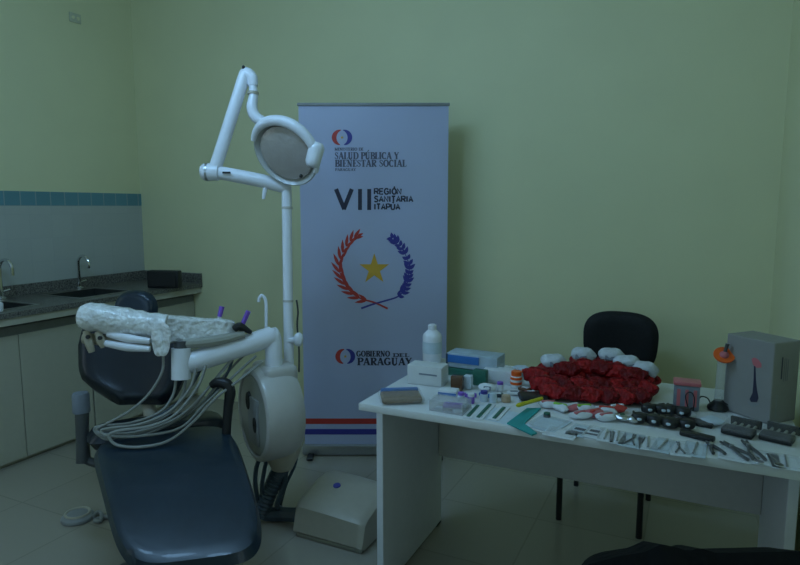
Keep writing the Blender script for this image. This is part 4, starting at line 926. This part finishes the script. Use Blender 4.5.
FInk().poly([(754, 366), (755.5, 366), (756, 380), (757, 390), (758.5, 398), (757, 402), (751, 402), (749.5, 399), (752.5, 393), (753.5, 380)]).build('printed_stem', M['ink'], wb)
FInk().poly([(751.5, 359), (754, 357.5), (758, 359), (761.5, 364), (761.5, 367.5), (757, 368), (753, 364.5)]).build('printed_shield', M['pink'], wb)
FInk().poly([(757.3, 359), (758, 353), (758.8, 353), (758.5, 360)]).build('printed_tip', M['greyp'], wb)
FInk().poly([(747.5, 400), (749.5, 402.5), (757.5, 402.7), (760, 401), (759, 405), (753, 407), (748, 404.5)], .0006).build('printed_base', M['greyp'], wb)
# marks on the side face (facing right of the corner)
sf = fr_+xd*.0008
for (y0, y1, z0, z1, m) in ((.035, .040, .55, .82, 'ink'), (.047, .049, .52, .80, 'inkgrey'), (.055, .057, .52, .80, 'inkgrey'), (.063, .065, .52, .78, 'inkgrey'), (.02, .028, .08, .36, 'greyp')):
    s_ = MB(); s_.bm.faces.new([s_.bm.verts.new(sf+yd*a+Vector((0, 0, bh_*z))) for a, z in ((y0, z0), (y1, z0), (y1, z1), (y0, z1))]); s_.build('side_print', M[m], wb)
# curing light standing in front of the box
q = tz(717.5, 409.5); cu = thing('curing_light', q, 'dental curing light with orange shield standing before the white box', 'curing light')
MB().lathe([(0, 0), (.028, 0), (.032, .004), (.030, .012), (.020, .022), (.012, .032), (0, .032)], q, None, 24).build('base', M['black'], cu)
topz = lin(q, 722, 358)
q2 = Vector((q.x+.006, q.y, topz))
MB().tube([q+Vector((0, 0, .028)), q+Vector((.002, 0, .06)), q2], [.013, .0135, .015], 16, 3).build('handle_tube', M['clear'], cu)
sh = q2+Vector((.002, -.01, .012)); zf = (-FW*.75+UP*.55-RT*.1).normalized()
MB().lathe([(.010, -.003), (.031, -.003), (.032, 0), (.031, .003), (.010, .003)], sh, frame(zf), 28, 1.0, .9).build('shield', M['orange'], cu)
MB().blob(sh, (.015, .015, .013), 0, 1).build('head', M['pink'], cu)
MB().tube([sh, sh+Vector((.004, .0, .02)), sh+Vector((.008, 0, .038))], [.007, .005, .006], 10, 3).build('light_tip', M['dkgrey'], cu)
lc = q+Vector((.045, .012, .030))
MB().tube([q+Vector((.02, .0, .016))]+[lc+Vector((.033*math.cos(a), .012*math.sin(a), .012*math.sin(a))) for a in [PI+2*PI*i/10 for i in range(10)]]+[q+Vector((.02, .01, .012))], .0022, 6, 3).build('cord', M['black'], cu)
l2 = q+Vector((-.05, .0, .0))
MB().tube([q+Vector((-.02, 0, .014)), l2+Vector((.02, .01, .03)), l2+Vector((0, 0, .036)), l2+Vector((-.012, 0, .014)), l2+Vector((-.035, -.01, .003))], .0022, 6, 5).build('cord', M['black'], cu)
# clear trays with black ends on the right
def clear_tray(px, py, w, l, ang, label):
    q = tz(px, py); R3 = rz(ang); t = thing('blister_pack', q, label, 'pack', 'clear packs with black ends')
    MB().box(q+R3 @ Vector((0, -l*.25, .010)), (w*.96, l*.46, .018), R3, .004).build('black_end', M['black'], t)
    MB().pad(lambda u, v: q+R3 @ Vector((u*w/2, v*l/2, .016)), .032, 12, 12, .2).build('blister', M['film'], t)
    for k in range(4): MB().tube([q+R3 @ Vector((-w*.32+k*w*.21, -l*.1, .010)), q+R3 @ Vector((-w*.30+k*w*.21, l*.38, .010))], .004, 8).build('brush', M['creamdk'], t)
    MB().box(q+R3 @ Vector((0, l*.46, .014)), (w*.98, .006, .026), R3, .002, 1).build('dark_rim', M['black'], t)
    return t
clear_tray(741, 432, .085, .115, -.30, 'clear pack with black end in front of the curing light')
clear_tray(779, 438, .085, .115, -.30, 'clear pack with black end at the right edge of the photo')
q = tz(712, 424); t = thing('clear_bag', q, 'crumpled shiny clear bag below the curing light base', 'bag')
MB().pad(lambda u, v: q+Vector((u*.045, v*.05, .014)), .026, 14, 14, .3).build('film', M['film'], t); MB().blob(q+Vector((0, 0, .0115)), (.03, .03, .010), .1, 3).build('contents', M['paper2'], t)
# forceps
def forceps(a, c, label, spread=.012):
    A_, C_ = tz(*a), tz(*c); d = (C_-A_); L = d.length; d.normalize(); n_ = Vector((-d.y, d.x, 0)); m_ = A_+d*L*.68; z = Vector((0, 0, .007))
    t = thing('forceps', (A_+C_)/2*1, label, 'forceps', 'steel forceps at the desk edge')
    for s_ in (-1, 1):
        MB().tube([A_+n_*spread*s_*1.2+z, A_+d*L*.3+n_*spread*s_+z, m_+z, C_-n_*.006*s_+z], [.0045, .004, .006, .003], 8, 4).build('arm', M['dkgrey'], t)
    MB().lathe([(0, 0), (.006, 0), (.006, .006), (0, .006)], m_+Vector((0, 0, .008)), None, 12).build('pivot', M['steel'], t)
forceps((719, 456), (708, 444), 'dark steel forceps, leftmost of three near the right desk corner')
forceps((753, 462), (722, 444), 'dark steel forceps, middle of three near the right desk corner')
forceps((759, 462), (744, 443), 'dark steel forceps, rightmost of three near the right desk corner')
for i, (x, y) in enumerate(((735, 455), (763, 459), (786, 463))):
    pouch(x, y, .075, .10, -.1+.08*i, ['white pouch under the dark steel forceps', 'white pouch between the forceps and the last pouch', 'white pouch at the right end of the desk edge'][i], 1 if i == 2 else 0, 'paper')
# round glass mirrors at the edge
for i, (x, y) in enumerate(((759, 466), (779, 469))):
    q = tz(x, y)+Vector((0, 0, .010)); t = thing('dental_mirror', q, ['small dental mirror below the rightmost forceps', 'small dental mirror near the right desk corner'][i], 'mirror', 'dental mirrors')
    MB().lathe([(0, 0), (.010, 0), (.011, .001), (.010, .002), (0, .002)], q, None, 20).build('disc', M['chrome'], t)
    MB().tube([q+Vector((0, .008, .001)), q+Vector((-.015, .07, .001))], .002, 8).build('stem', M['steel'], t)
